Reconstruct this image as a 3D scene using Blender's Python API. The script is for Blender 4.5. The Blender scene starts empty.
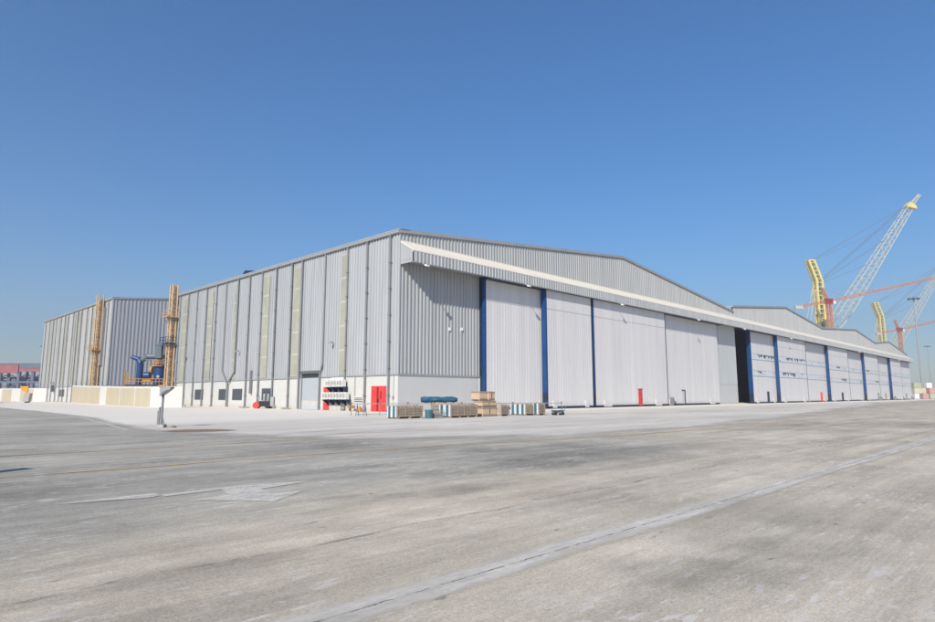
import bpy, bmesh, math, random
from mathutils import Vector, Matrix
random.seed(7)
R = math.radians
sc = bpy.context.scene
COL = sc.collection

# ------------------------------------------------------------------ helpers
class MB:
    """collects shapes for ONE mesh object"""
    def __init__(s): s.v = []; s.f = []
    def add(s, vs, fs):
        n = len(s.v); s.v += [tuple(p) for p in vs]; s.f += [tuple(i + n for i in f) for f in fs]; return s
    def box(s, x0, x1, y0, y1, z0, z1):
        return s.add([(x0,y0,z0),(x1,y0,z0),(x1,y1,z0),(x0,y1,z0),(x0,y0,z1),(x1,y0,z1),(x1,y1,z1),(x0,y1,z1)],
                     [(0,3,2,1),(4,5,6,7),(0,1,5,4),(1,2,6,5),(2,3,7,6),(3,0,4,7)])
    def prism(s, poly, ax, a0, a1):
        """poly of 2D points extruded along axis ax ('x','y','z') from a0 to a1"""
        def P(p, a):
            return {'x': (a, p[0], p[1]), 'y': (p[0], a, p[1]), 'z': (p[0], p[1], a)}[ax]
        n = len(poly)
        return s.add([P(p, a0) for p in poly] + [P(p, a1) for p in poly],
                     [tuple(range(n)), tuple(range(2*n-1, n-1, -1))] + [(i, (i+1) % n, n + (i+1) % n, n + i) for i in range(n)])
    def tube(s, p0, p1, r, n=8, r1=None):
        p0 = Vector(p0); p1 = Vector(p1); d = p1 - p0
        if d.length < 1e-6: return s
        d.normalize(); a = d.orthogonal().normalized(); b = d.cross(a); r1 = r if r1 is None else r1
        vs = []
        for p, q in ((p0, r), (p1, r1)):
            for k in range(n):
                t = 2*math.pi*k/n; vs.append(p + a*(q*math.cos(t)) + b*(q*math.sin(t)))
        return s.add(vs, [(k, (k+1) % n, n+(k+1) % n, n+k) for k in range(n)] + [tuple(range(n-1, -1, -1)), tuple(range(n, 2*n))])
    def path(s, pts, r, n=8):
        for a, b in zip(pts, pts[1:]): s.tube(a, b, r, n)
        return s
    def beam(s, p0, p1, w, h, up=(0,0,1)):
        p0 = Vector(p0); p1 = Vector(p1); d = (p1-p0).normalized(); u = Vector(up)
        a = d.cross(u)
        if a.length < 1e-4: a = d.orthogonal()
        a.normalize(); b = a.cross(d); vs = []
        for p in (p0, p1):
            for i, j in ((-1,-1),(1,-1),(1,1),(-1,1)): vs.append(p + a*(i*w/2) + b*(j*h/2))
        return s.add(vs, [(0,3,2,1),(4,5,6,7),(0,1,5,4),(1,2,6,5),(2,3,7,6),(3,0,4,7)])
    def sphere(s, c, r, n=10, m=6, sz=1.0):
        vs = []; fs = []
        for i in range(m+1):
            ph = math.pi*i/m
            for k in range(n):
                t = 2*math.pi*k/n
                vs.append((c[0]+r*math.sin(ph)*math.cos(t), c[1]+r*math.sin(ph)*math.sin(t), c[2]+r*sz*math.cos(ph)))
        for i in range(m):
            for k in range(n): fs.append((i*n+k, (i+1)*n+k, (i+1)*n+(k+1) % n, i*n+(k+1) % n))
        return s.add(vs, fs)
    def corr(s, O, D, N, s0, s1, zb, zt, pitch=.5, depth=.07, lo=.5, sl=.08):
        """corrugated sheet: runs from s0 to s1 along D from O, ribs stand out along N; zb, zt functions of s"""
        prof = [(0, 0), (lo, 0), (lo+sl, 1), (1-sl, 1), (1, 0)]
        st = []; k = 0
        while s0 + k*pitch < s1:
            for a, h in prof[:-1]:
                q = s0 + (k+a)*pitch
                if q <= s1: st.append((q, h))
            k += 1
        st.append((s1, 0))
        vs = []
        for q, h in st:
            x = O[0]+D[0]*q+N[0]*h*depth; y = O[1]+D[1]*q+N[1]*h*depth
            vs += [(x, y, zb(q)), (x, y, zt(q))]
        return s.add(vs, [(2*i, 2*i+2, 2*i+3, 2*i+1) for i in range(len(st)-1)])
    def build(s, name, mat, parent=None, smooth=False, bevel=0):
        me = bpy.data.meshes.new(name)
        off = Vector((0,0,0))
        if parent is not None:
            off = Vector(parent.get('_base', (0,0,0)))
        me.from_pydata([Vector(p) - off for p in s.v], [], s.f)
        bm = bmesh.new(); bm.from_mesh(me); bmesh.ops.recalc_face_normals(bm, faces=bm.faces)
        bm.to_mesh(me); bm.free()
        if smooth:
            for p in me.polygons: p.use_smooth = True
        me.materials.append(mat)
        o = bpy.data.objects.new(name, me); COL.objects.link(o)
        if parent is not None:
            o.parent = parent; o['_base'] = tuple(off)
        if bevel:
            b = o.modifiers.new('bevel', 'BEVEL'); b.width = bevel; b.segments = 2; b.limit_method = 'ANGLE'
        return o

def tag(o, label, cat, group=None):
    o['label'] = label; o['category'] = cat
    if group: o['group'] = group
    return o
def thing(name, label, cat, loc=(0,0,0), rz=0, group=None, local=True):
    """Empty at the thing's base. local=True: children are given in the thing's own axes"""
    o = bpy.data.objects.new(name, None); COL.objects.link(o)
    o.location = loc; o.rotation_euler = (0, 0, rz); o.empty_display_size = .3
    o['_base'] = (0.0, 0.0, 0.0) if local else tuple(float(a) for a in loc)
    return tag(o, label, cat, group)
def dup(root, loc, rz=None, label=None, scale=None):
    def cp(o, par):
        c = o.copy(); COL.objects.link(c); c.parent = par
        for ch in list(o.children): cp(ch, c)
        return c
    r = cp(root, None); r.location = loc
    if rz is not None: r.rotation_euler = (0, 0, rz)
    if scale is not None: r.scale = (scale,)*3 if not isinstance(scale, tuple) else scale
    if label: r['label'] = label
    return r
def single(mb, name, mat, label, cat, loc, rz=0, group=None, **k):
    o = mb.build(name, mat, None, **k); o.location = loc; o.rotation_euler = (0, 0, rz)
    return tag(o, label, cat, group)
def structure(o): o['kind'] = 'structure'; return o

# ------------------------------------------------------------------ materials
def mat(name, col, rough=.55, metal=0., var=.12, scale=1.5, streak=None, bump=0., bscale=8., dirt=None, dirt_amt=.0, dirt_scale=.6, spec=.4, sheet=None, grime=None):
    """painted/worn surface: base colour broken up by two noises, optional vertical streaks, dirt patches and bump"""
    m = bpy.data.materials.new(name); m.use_nodes = True
    nt = m.node_tree; N = nt.nodes; L = nt.links
    b = N['Principled BSDF']; b.inputs['Roughness'].default_value = rough; b.inputs['Metallic'].default_value = metal
    b.inputs['Specular IOR Level'].default_value = spec
    tc = N.new('ShaderNodeTexCoord'); mp = N.new('ShaderNodeMapping'); L.new(tc.outputs['Object'], mp.inputs[0])
    if streak: mp.inputs['Scale'].default_value = streak
    n1 = N.new('ShaderNodeTexNoise'); n1.inputs['Scale'].default_value = scale; n1.inputs['Detail'].default_value = 6; n1.inputs['Roughness'].default_value = .65
    L.new(mp.outputs[0], n1.inputs['Vector'])
    mr = N.new('ShaderNodeMapRange'); mr.inputs['From Min'].default_value = .3; mr.inputs['From Max'].default_value = .7
    mr.inputs['To Min'].default_value = 1-var; mr.inputs['To Max'].default_value = 1+var*.6
    L.new(n1.outputs['Fac'], mr.inputs['Value'])
    mx = N.new('ShaderNodeVectorMath'); mx.operation = 'SCALE'; mx.inputs[0].default_value = col[:3]
    L.new(mr.outputs[0], mx.inputs['Scale'])
    out = mx.outputs[0]
    if sheet:      # (axis, sheet width, amount): separate sheets never match exactly
        sp = N.new('ShaderNodeSeparateXYZ'); L.new(tc.outputs['Object'], sp.inputs[0])
        d_ = N.new('ShaderNodeMath'); d_.operation = 'DIVIDE'; d_.inputs[1].default_value = sheet[1]; L.new(sp.outputs[sheet[0]], d_.inputs[0])
        fl = N.new('ShaderNodeMath'); fl.operation = 'FLOOR'; L.new(d_.outputs[0], fl.inputs[0])
        wn = N.new('ShaderNodeTexWhiteNoise'); wn.noise_dimensions = '1D'; L.new(fl.outputs[0], wn.inputs['W'])
        r3 = N.new('ShaderNodeMapRange'); r3.inputs['To Min'].default_value = 1-sheet[2]; r3.inputs['To Max'].default_value = 1+sheet[2]; L.new(wn.outputs['Value'], r3.inputs['Value'])
        s2 = N.new('ShaderNodeVectorMath'); s2.operation = 'SCALE'; L.new(out, s2.inputs[0]); L.new(r3.outputs[0], s2.inputs['Scale']); out = s2.outputs[0]
    if grime:      # (colour, height, amount): splashed dirt above the ground
        sp = N.new('ShaderNodeSeparateXYZ'); L.new(tc.outputs['Object'], sp.inputs[0])
        n4 = N.new('ShaderNodeTexNoise'); n4.inputs['Scale'].default_value = 1.1; n4.inputs['Detail'].default_value = 8; n4.inputs['Roughness'].default_value = .75; L.new(tc.outputs['Object'], n4.inputs['Vector'])
        a_ = N.new('ShaderNodeMath'); a_.operation = 'MULTIPLY_ADD'; a_.inputs[1].default_value = -2.4*grime[1]; a_.inputs[2].default_value = 1.2*grime[1]; L.new(n4.outputs['Fac'], a_.inputs[0])
        z_ = N.new('ShaderNodeMath'); z_.operation = 'ADD'; L.new(sp.outputs['Z'], z_.inputs[0]); L.new(a_.outputs[0], z_.inputs[1])
        r4 = N.new('ShaderNodeMapRange'); r4.inputs['From Min'].default_value = 0; r4.inputs['From Max'].default_value = grime[1]; r4.inputs['To Min'].default_value = grime[2]; r4.inputs['To Max'].default_value = 0; L.new(z_.outputs[0], r4.inputs['Value'])
        m4 = N.new('ShaderNodeMix'); m4.data_type = 'RGBA'; m4.inputs['B'].default_value = (*grime[0], 1); L.new(r4.outputs[0], m4.inputs['Factor']); L.new(out, m4.inputs['A']); out = m4.outputs['Result']
    if dirt:
        n2 = N.new('ShaderNodeTexNoise'); n2.inputs['Scale'].default_value = dirt_scale; n2.inputs['Detail'].default_value = 8; n2.inputs['Roughness'].default_value = .7
        L.new(mp.outputs[0], n2.inputs['Vector'])
        r2 = N.new('ShaderNodeMapRange'); r2.inputs['From Min'].default_value = .48; r2.inputs['From Max'].default_value = .75
        r2.inputs['To Max'].default_value = dirt_amt; L.new(n2.outputs['Fac'], r2.inputs['Value'])
        mm = N.new('ShaderNodeMix'); mm.data_type = 'RGBA'; mm.inputs['B'].default_value = (*dirt, 1)
        L.new(r2.outputs[0], mm.inputs['Factor']); L.new(out, mm.inputs['A']); out = mm.outputs['Result']
    L.new(out, b.inputs['Base Color'])
    if bump:
        nb = N.new('ShaderNodeTexNoise'); nb.inputs['Scale'].default_value = bscale; nb.inputs['Detail'].default_value = 6
        L.new(tc.outputs['Object'], nb.inputs['Vector'])
        bp = N.new('ShaderNodeBump'); bp.inputs['Strength'].default_value = bump; bp.inputs['Distance'].default_value = .05
        L.new(nb.outputs['Fac'], bp.inputs['Height']); L.new(bp.outputs[0], b.inputs['Normal'])
    return m

M = {}
M['clad'] = mat('silver_cladding', (.40,.415,.435), .42, var=.07, scale=.8, streak=(1,1,.08), dirt=(.27,.255,.235), dirt_amt=.42, dirt_scale=1.3, sheet=('Y',1.0,.05))
M['clad_front'] = mat('grey_cladding', (.39,.40,.405), .5, var=.07, scale=.8, streak=(1,1,.08), dirt=(.27,.26,.24), dirt_amt=.38, dirt_scale=1.3, sheet=('X',1.0,.05))
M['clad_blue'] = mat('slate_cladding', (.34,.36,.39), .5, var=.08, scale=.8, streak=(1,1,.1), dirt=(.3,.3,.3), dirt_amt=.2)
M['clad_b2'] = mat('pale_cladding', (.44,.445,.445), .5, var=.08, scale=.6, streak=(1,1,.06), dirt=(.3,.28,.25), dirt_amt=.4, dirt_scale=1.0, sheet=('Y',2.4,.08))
M['cream_strip'] = mat('cream_cladding', (.46,.455,.40), .55, var=.08, scale=.6, streak=(1,1,.08))
M['plinth'] = mat('white_render', (.545,.54,.52), .85, var=.05, scale=.7, dirt=(.42,.38,.32), dirt_amt=.3, dirt_scale=.5, bump=.05, grime=((.40,.345,.27),.55,.55))
M['plinth_front'] = mat('white_panel', (.53,.53,.52), .6, var=.04, scale=.4, dirt=(.45,.43,.39), dirt_amt=.2, grime=((.42,.37,.30),.5,.5))
M['door'] = mat('white_door_sheet', (.65,.635,.63), .5, sheet=('X',1.0,.035), grime=((.40,.37,.33),.9,.45), var=.05, scale=.5, streak=(1,1,.05), dirt=(.40,.39,.38), dirt_amt=.32, dirt_scale=1.2)
M['pier'] = mat('grey_green_panel', (.53,.55,.545), .55, var=.06, scale=.4, streak=(1,1,.1), dirt=(.4,.4,.38), dirt_amt=.2)
M['blue'] = mat('blue_paint', (.005,.050,.175), .4, var=.15, scale=.8, dirt=(.03,.09,.16), dirt_amt=.35)
M['navy'] = mat('navy_steel', (.012,.025,.06), .5, var=.2, scale=2)
M['black'] = mat('black_rubber', (.02,.02,.022), .7, var=.2)
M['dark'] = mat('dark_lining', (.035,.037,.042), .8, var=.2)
M['trim'] = mat('grey_flashing', (.30,.315,.325), .45, var=.1, scale=1)
M['trim_light'] = mat('tan_flashing', (.45,.44,.40), .5, var=.1, scale=1)
M['pipe'] = mat('grey_downpipe', (.20,.21,.22), .45, var=.12, scale=1)
M['cream'] = mat('cream_roof_sheet', (.76,.70,.60), .5, var=.06, scale=.3, dirt=(.55,.47,.38), dirt_amt=.3)
M['roof'] = mat('grey_roof_sheet', (.42,.43,.43), .5, var=.1, scale=.3)
M['louvre'] = mat('grey_louvre', (.105,.115,.125), .5, var=.1, scale=2)
M['shutter'] = mat('shutter_steel', (.44,.475,.51), .4, var=.06, scale=1)
M['shutter_low'] = mat('shutter_beige', (.52,.50,.45), .5, var=.12, scale=1.5)
M['red'] = mat('red_paint', (.60,.05,.045), .45, var=.12, scale=2)
M['red_dark'] = mat('dark_red_paint', (.25,.012,.015), .5, var=.15, scale=2)
M['white'] = mat('white_paint', (.78,.78,.77), .5, var=.06, scale=2)
M['offwhite'] = mat('appliance_white', (.66,.655,.63), .45, var=.08, scale=3, dirt=(.45,.4,.33), dirt_amt=.3, dirt_scale=2)
M['yellow'] = mat('yellow_ladder_paint', (.52,.36,.20), .5, var=.15, scale=2)
M['shaft'] = mat('tan_shaft_sheet', (.52,.39,.27), .6, var=.14, scale=1.2, streak=(1,1,.15), dirt=(.3,.2,.12), dirt_amt=.35)
M['orange'] = mat('orange_rail_paint', (.50,.25,.06), .5, var=.15, scale=2)
M['cabinet_blue'] = mat('plant_blue', (.010,.052,.17), .4, var=.15, scale=1.5)
M['duct'] = mat('grey_duct', (.12,.155,.175), .4, var=.12, scale=1.5)
M['wallwhite'] = mat('boundary_white', (.60,.59,.555), .85, var=.06, scale=.6, dirt=(.6,.53,.42), dirt_amt=.25, dirt_scale=.5)
M['wallcream'] = mat('boundary_cream', (.50,.445,.33), .8, var=.10, scale=.6, streak=(1,1,.2), dirt=(.5,.42,.3), dirt_amt=.3)
M['concrete'] = mat('cast_concrete', (.36,.35,.33), .9, var=.2, scale=3, bump=.2)
M['galv'] = mat('galvanised_steel', (.36,.37,.38), .4, metal=.3, var=.15, scale=3)
M['post'] = mat('weathered_post', (.20,.21,.22), .55, var=.25, scale=3)
M['timber'] = mat('crate_timber', (.33,.255,.19), .85, var=.3, scale=3, streak=(1,1,4))
M['slat'] = mat('grey_slats', (.40,.345,.295), .85, var=.3, scale=4)
M['carton'] = mat('plywood_box', (.56,.41,.28), .8, var=.12, scale=2)
M['teal'] = mat('teal_strap_wrap', (.05,.14,.175), .5, var=.15, scale=3)
M['wrap'] = mat('white_wrap', (.60,.61,.61), .4, var=.06, scale=3)
M['tarp'] = mat('blue_tarpaulin', (.018,.09,.165), .5, var=.25, scale=2, bump=.4, bscale=5)
M['crane_y'] = mat('crane_yellow', (.66,.56,.20), .5, var=.1, scale=.3)
M['crane_pale'] = mat('crane_cream_lattice', (.62,.56,.36), .5, var=.08, scale=.3)
M['crane_red'] = mat('tower_crane_red', (.56,.22,.075), .5, var=.15, scale=.3)
M['wire'] = mat('wire_rope', (.13,.15,.18), .6, var=.1)
M['rack_red'] = mat('girder_red', (.33,.10,.11), .6, var=.2, scale=.3)
M['rack_grey'] = mat('rack_steel_blue', (.12,.14,.19), .6, var=.2, scale=.4)
M['lampgrey'] = mat('lamp_housing', (.30,.31,.33), .45, var=.1, scale=4)
M['amber'] = mat('amber_sign', (.60,.28,.02), .5, var=.1, scale=4)
M['rubble'] = mat('sandy_debris', (.30,.27,.23), .9, var=.3, scale=6)
M['pink'] = mat('faded_pink_container', (.55,.30,.27), .6, var=.15, scale=.5)
M['sand'] = mat('cream_container', (.62,.56,.42), .6, var=.12, scale=.5)
M['green'] = mat('pale_green_container', (.40,.45,.30), .6, var=.12, scale=.5)
def glass(name, col, tr=.5):
    m = mat(name, col, .35, var=.12, scale=.5, streak=(1,1,.3)); return m
# skylight sheet: translucent yellow GRP, each length of sheet aged a little differently
def skylight_mat():
    m = bpy.data.materials.new('grp_skylight'); m.use_nodes = True; nt = m.node_tree; N = nt.nodes; L = nt.links
    b = N['Principled BSDF']; b.inputs['Roughness'].default_value = .4
    tc = N.new('ShaderNodeTexCoord'); sp = N.new('ShaderNodeSeparateXYZ'); L.new(tc.outputs['Object'], sp.inputs[0])
    k = N.new('ShaderNodeMath'); k.operation = 'MULTIPLY'; k.inputs[1].default_value = 1/2.72; L.new(sp.outputs['Z'], k.inputs[0])
    fl = N.new('ShaderNodeMath'); fl.operation = 'FLOOR'; L.new(k.outputs[0], fl.inputs[0])
    yq = N.new('ShaderNodeMath'); yq.operation = 'MULTIPLY'; yq.inputs[1].default_value = .25; L.new(sp.outputs['Y'], yq.inputs[0])
    yf = N.new('ShaderNodeMath'); yf.operation = 'FLOOR'; L.new(yq.outputs[0], yf.inputs[0])
    cb = N.new('ShaderNodeCombineXYZ'); L.new(fl.outputs[0], cb.inputs[0]); L.new(yf.outputs[0], cb.inputs[1])
    wn = N.new('ShaderNodeTexWhiteNoise'); L.new(cb.outputs[0], wn.inputs['Vector'])
    n1 = N.new('ShaderNodeTexNoise'); n1.inputs['Scale'].default_value = 1.2; L.new(tc.outputs['Object'], n1.inputs['Vector'])
    ad = N.new('ShaderNodeMath'); ad.operation = 'ADD'; L.new(wn.outputs['Value'], ad.inputs[0]); L.new(n1.outputs['Fac'], ad.inputs[1])
    cr = N.new('ShaderNodeValToRGB'); cr.color_ramp.elements[0].color = (.29,.29,.23,1); cr.color_ramp.elements[1].color = (.41,.405,.325,1)
    hf = N.new('ShaderNodeMath'); hf.operation = 'MULTIPLY'; hf.inputs[1].default_value = .5; L.new(ad.outputs[0], hf.inputs[0]); L.new(hf.outputs[0], cr.inputs[0])
    L.new(cr.outputs[0], b.inputs['Base Color']); return m
M['grp'] = skylight_mat()
# broken translucent window band on the far hangar doors
def band_mat():
    m = bpy.data.materials.new('door_window_band'); m.use_nodes = True; nt = m.node_tree; N = nt.nodes; L = nt.links
    b = N['Principled BSDF']; b.inputs['Roughness'].default_value = .35
    tc = N.new('ShaderNodeTexCoord'); mp = N.new('ShaderNodeMapping'); mp.inputs['Scale'].default_value = (.45,1,1.1); L.new(tc.outputs['Object'], mp.inputs[0])
    n = N.new('ShaderNodeTexNoise'); n.inputs['Scale'].default_value = .7; n.inputs['Detail'].default_value = 9; n.inputs['Roughness'].default_value = .8; L.new(mp.outputs[0], n.inputs[0])
    cr = N.new('ShaderNodeValToRGB'); e = cr.color_ramp.elements
    e[0].position = .375; e[0].color = (.05,.06,.07,1); e[1].position = .42; e[1].color = (.60,.62,.65,1)
    x = e.new(.62); x.color = (.68,.70,.74,1)
    L.new(n.outputs['Fac'], cr.inputs[0]); L.new(cr.outputs[0], b.inputs['Base Color']); return m
M['band'] = band_mat()

# ------------------------------------------------------------------ ground
def ng(nt):
    N = nt.nodes; L = nt.links
    def math_(op, a, b=None, clamp=False):
        n = N.new('ShaderNodeMath'); n.operation = op; n.use_clamp = clamp
        for i, q in enumerate((a, b)):
            if q is None: continue
            if isinstance(q, (int, float)): n.inputs[i].default_value = q
            else: L.new(q, n.inputs[i])
        return n.outputs[0]
    def noise(vec, scale, detail=6, rough=.6, stretch=None, rot=0, out='Fac'):
        if stretch or rot:
            mp = N.new('ShaderNodeMapping'); mp.inputs['Scale'].default_value = stretch or (1,1,1); mp.inputs['Rotation'].default_value = (0,0,rot)
            L.new(vec, mp.inputs[0]); vec = mp.outputs[0]
        n = N.new('ShaderNodeTexNoise'); n.inputs['Scale'].default_value = scale; n.inputs['Detail'].default_value = detail; n.inputs['Roughness'].default_value = rough
        L.new(vec, n.inputs['Vector']); return n.outputs[out]
    def rng(v, a, b, c=0., d=1.):
        n = N.new('ShaderNodeMapRange'); L.new(v, n.inputs['Value'])
        for k, q in zip(('From Min','From Max','To Min','To Max'), (a, b, c, d)): n.inputs[k].default_value = q
        n.interpolation_type = 'SMOOTHSTEP'; return n.outputs[0]
    def mix(f, a, b):
        n = N.new('ShaderNodeMix'); n.data_type = 'RGBA'
        if isinstance(f, (int, float)): n.inputs['Factor'].default_value = f
        else: L.new(f, n.inputs['Factor'])
        for k, q in (('A', a), ('B', b)):
            if isinstance(q, tuple): n.inputs[k].default_value = (*q, 1)
            else: L.new(q, n.inputs[k])
        return n.outputs['Result']
    return N, L, math_, noise, rng, mix

def ground_mat():
    m = bpy.data.materials.new('weathered_tarmac'); m.use_nodes = True
    N, L, ma, noise, rng, mix = ng(m.node_tree)
    b = N['Principled BSDF']; b.inputs['Roughness'].default_value = .93; b.inputs['Specular IOR Level'].default_value = .2
    tc = N.new('ShaderNodeTexCoord'); P = tc.outputs['Object']
    sp = N.new('ShaderNodeSeparateXYZ'); L.new(P, sp.inputs[0]); X, Y = sp.outputs['X'], sp.outputs['Y']
    big = noise(P, .16, 5, .6, (.55,1,1)); mid = noise(P, .7, 7, .65, (.55,1,1)); fine = noise(P, 9, 8, .75); grit = noise(P, 60, 4, .8)
    streak = noise(P, .9, 6, .65, (.12,1.6,1))
    # concrete (near the camera) versus tarmac band
    yy = ma('ADD', Y, ma('MULTIPLY', ma('SUBTRACT', big, .5), 5.))
    xx = ma('ADD', X, ma('MULTIPLY', ma('SUBTRACT', mid, .5), 3.))
    yb = ma('ADD', yy, ma('MULTIPLY', ma('ADD', X, 33.), -.10))     # the band runs slightly askew
    tar = ma('MULTIPLY', rng(yb, -41.8, -38.4), ma('ADD', ma('MULTIPLY', rng(xx, -15.5, -19.), .72), .28))
    conc = mix(rng(big, .35, .65), (.43,.40,.362), (.385,.362,.333))
    tcol = mix(rng(big, .35, .65), (.345,.338,.328), (.275,.273,.27))
    c = mix(tar, conc, tcol)
    f = None
    def mul(v, a, b_, lo, hi):
        nonlocal f
        q = rng(v, a, b_, lo, hi); f = q if f is None else ma('MULTIPLY', f, q)
    pt = noise(P, .42, 7, .65, (.5,1.2,1), .35); mul(pt, .54, .70, 1., .78)          # greasy patches
    st2 = noise(P, .7, 8, .7, (.14,2.2,1), .03); mul(st2, .32, .70, 1.12, .82)       # drawn-out tyre and wind streaks
    mul(mid, .3, .7, 1.09, .88); mul(X, -38.5, -34.5, .84, 1.); mul(noise(P, .22, 5, .65), .38, .66, 1.07, .86); mul(noise(P, 3.2, 8, .7, (.6,1,1)), .3, .7, 1.06, .94)
    mul(fine, .3, .7, 1.07, .92); mul(noise(P, 26, 5, .75), .3, .7, 1.16, .82); mul(grit, .3, .7, 1.22, .76)
    def mixwarm(v):
        q = N.new('ShaderNodeVectorMath'); q.operation = 'MULTIPLY'; L.new(v, q.inputs[0]); q.inputs[1].default_value = (1.26,1.185,1.03); return q.outputs[0]
    sv = N.new('ShaderNodeVectorMath'); sv.operation = 'SCALE'; L.new(mixwarm(c), sv.inputs[0]); L.new(f, sv.inputs['Scale']); c = sv.outputs[0]
    # chips: short pale flecks where the surface has spalled, and a few dark spots
    reg = rng(noise(P, .35, 4, .6), .40, .60)
    sc1 = noise(P, 2.6, 5, .6, (.40,1.3,1)); c = mix(ma('MULTIPLY', ma('MULTIPLY', rng(sc1, .60, .66), .60), reg), c, (.58,.55,.51))
    sc2 = noise(P, 8., 4, .55, (.35,1.2,1)); c = mix(ma('MULTIPLY', ma('MULTIPLY', rng(sc2, .585, .64), .62), reg), c, (.64,.615,.58))
    sc3 = noise(P, 5., 4, .55, (.5,1,1)); c = mix(ma('MULTIPLY', rng(sc3, .67, .72), .6), c, (.13,.13,.13))
    # trowelled grooves in the concrete by the camera
    gr = N.new('ShaderNodeTexWave'); gr.inputs['Scale'].default_value = 4.; gr.inputs['Distortion'].default_value = 2.0; gr.inputs['Detail'].default_value = 4; gr.inputs['Detail Scale'].default_value = 2.5
    gr.bands_direction = 'Y'
    mp = N.new('ShaderNodeMapping'); mp.inputs['Rotation'].default_value = (0,0,-.04); mp.inputs['Scale'].default_value = (.12,1,1)
    L.new(P, mp.inputs[0]); L.new(mp.outputs[0], gr.inputs['Vector'])
    gm = ma('MULTIPLY', rng(noise(P, .45, 5, .65), .46, .60), ma('MULTIPLY', rng(gr.outputs['Fac'], .70, .98), rng(Y, -44.2, -45.6)))
    c = mix(ma('MULTIPLY', ma('MULTIPLY', gm, rng(noise(P, 7, 5, .7, (.4,1,1)), .35, .6)), .40), c, (.60,.57,.53))
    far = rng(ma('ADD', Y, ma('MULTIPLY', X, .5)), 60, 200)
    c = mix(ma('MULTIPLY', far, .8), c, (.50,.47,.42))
    L.new(c, b.inputs['Base Color'])
    bp = N.new('ShaderNodeBump'); bp.inputs['Strength'].default_value = .35; bp.inputs['Distance'].default_value = .02
    L.new(ma('ADD', ma('MULTIPLY', fine, .6), ma('MULTIPLY', grit, .4)), bp.inputs['Height']); L.new(bp.outputs[0], b.inputs['Normal'])
    return m

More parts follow.
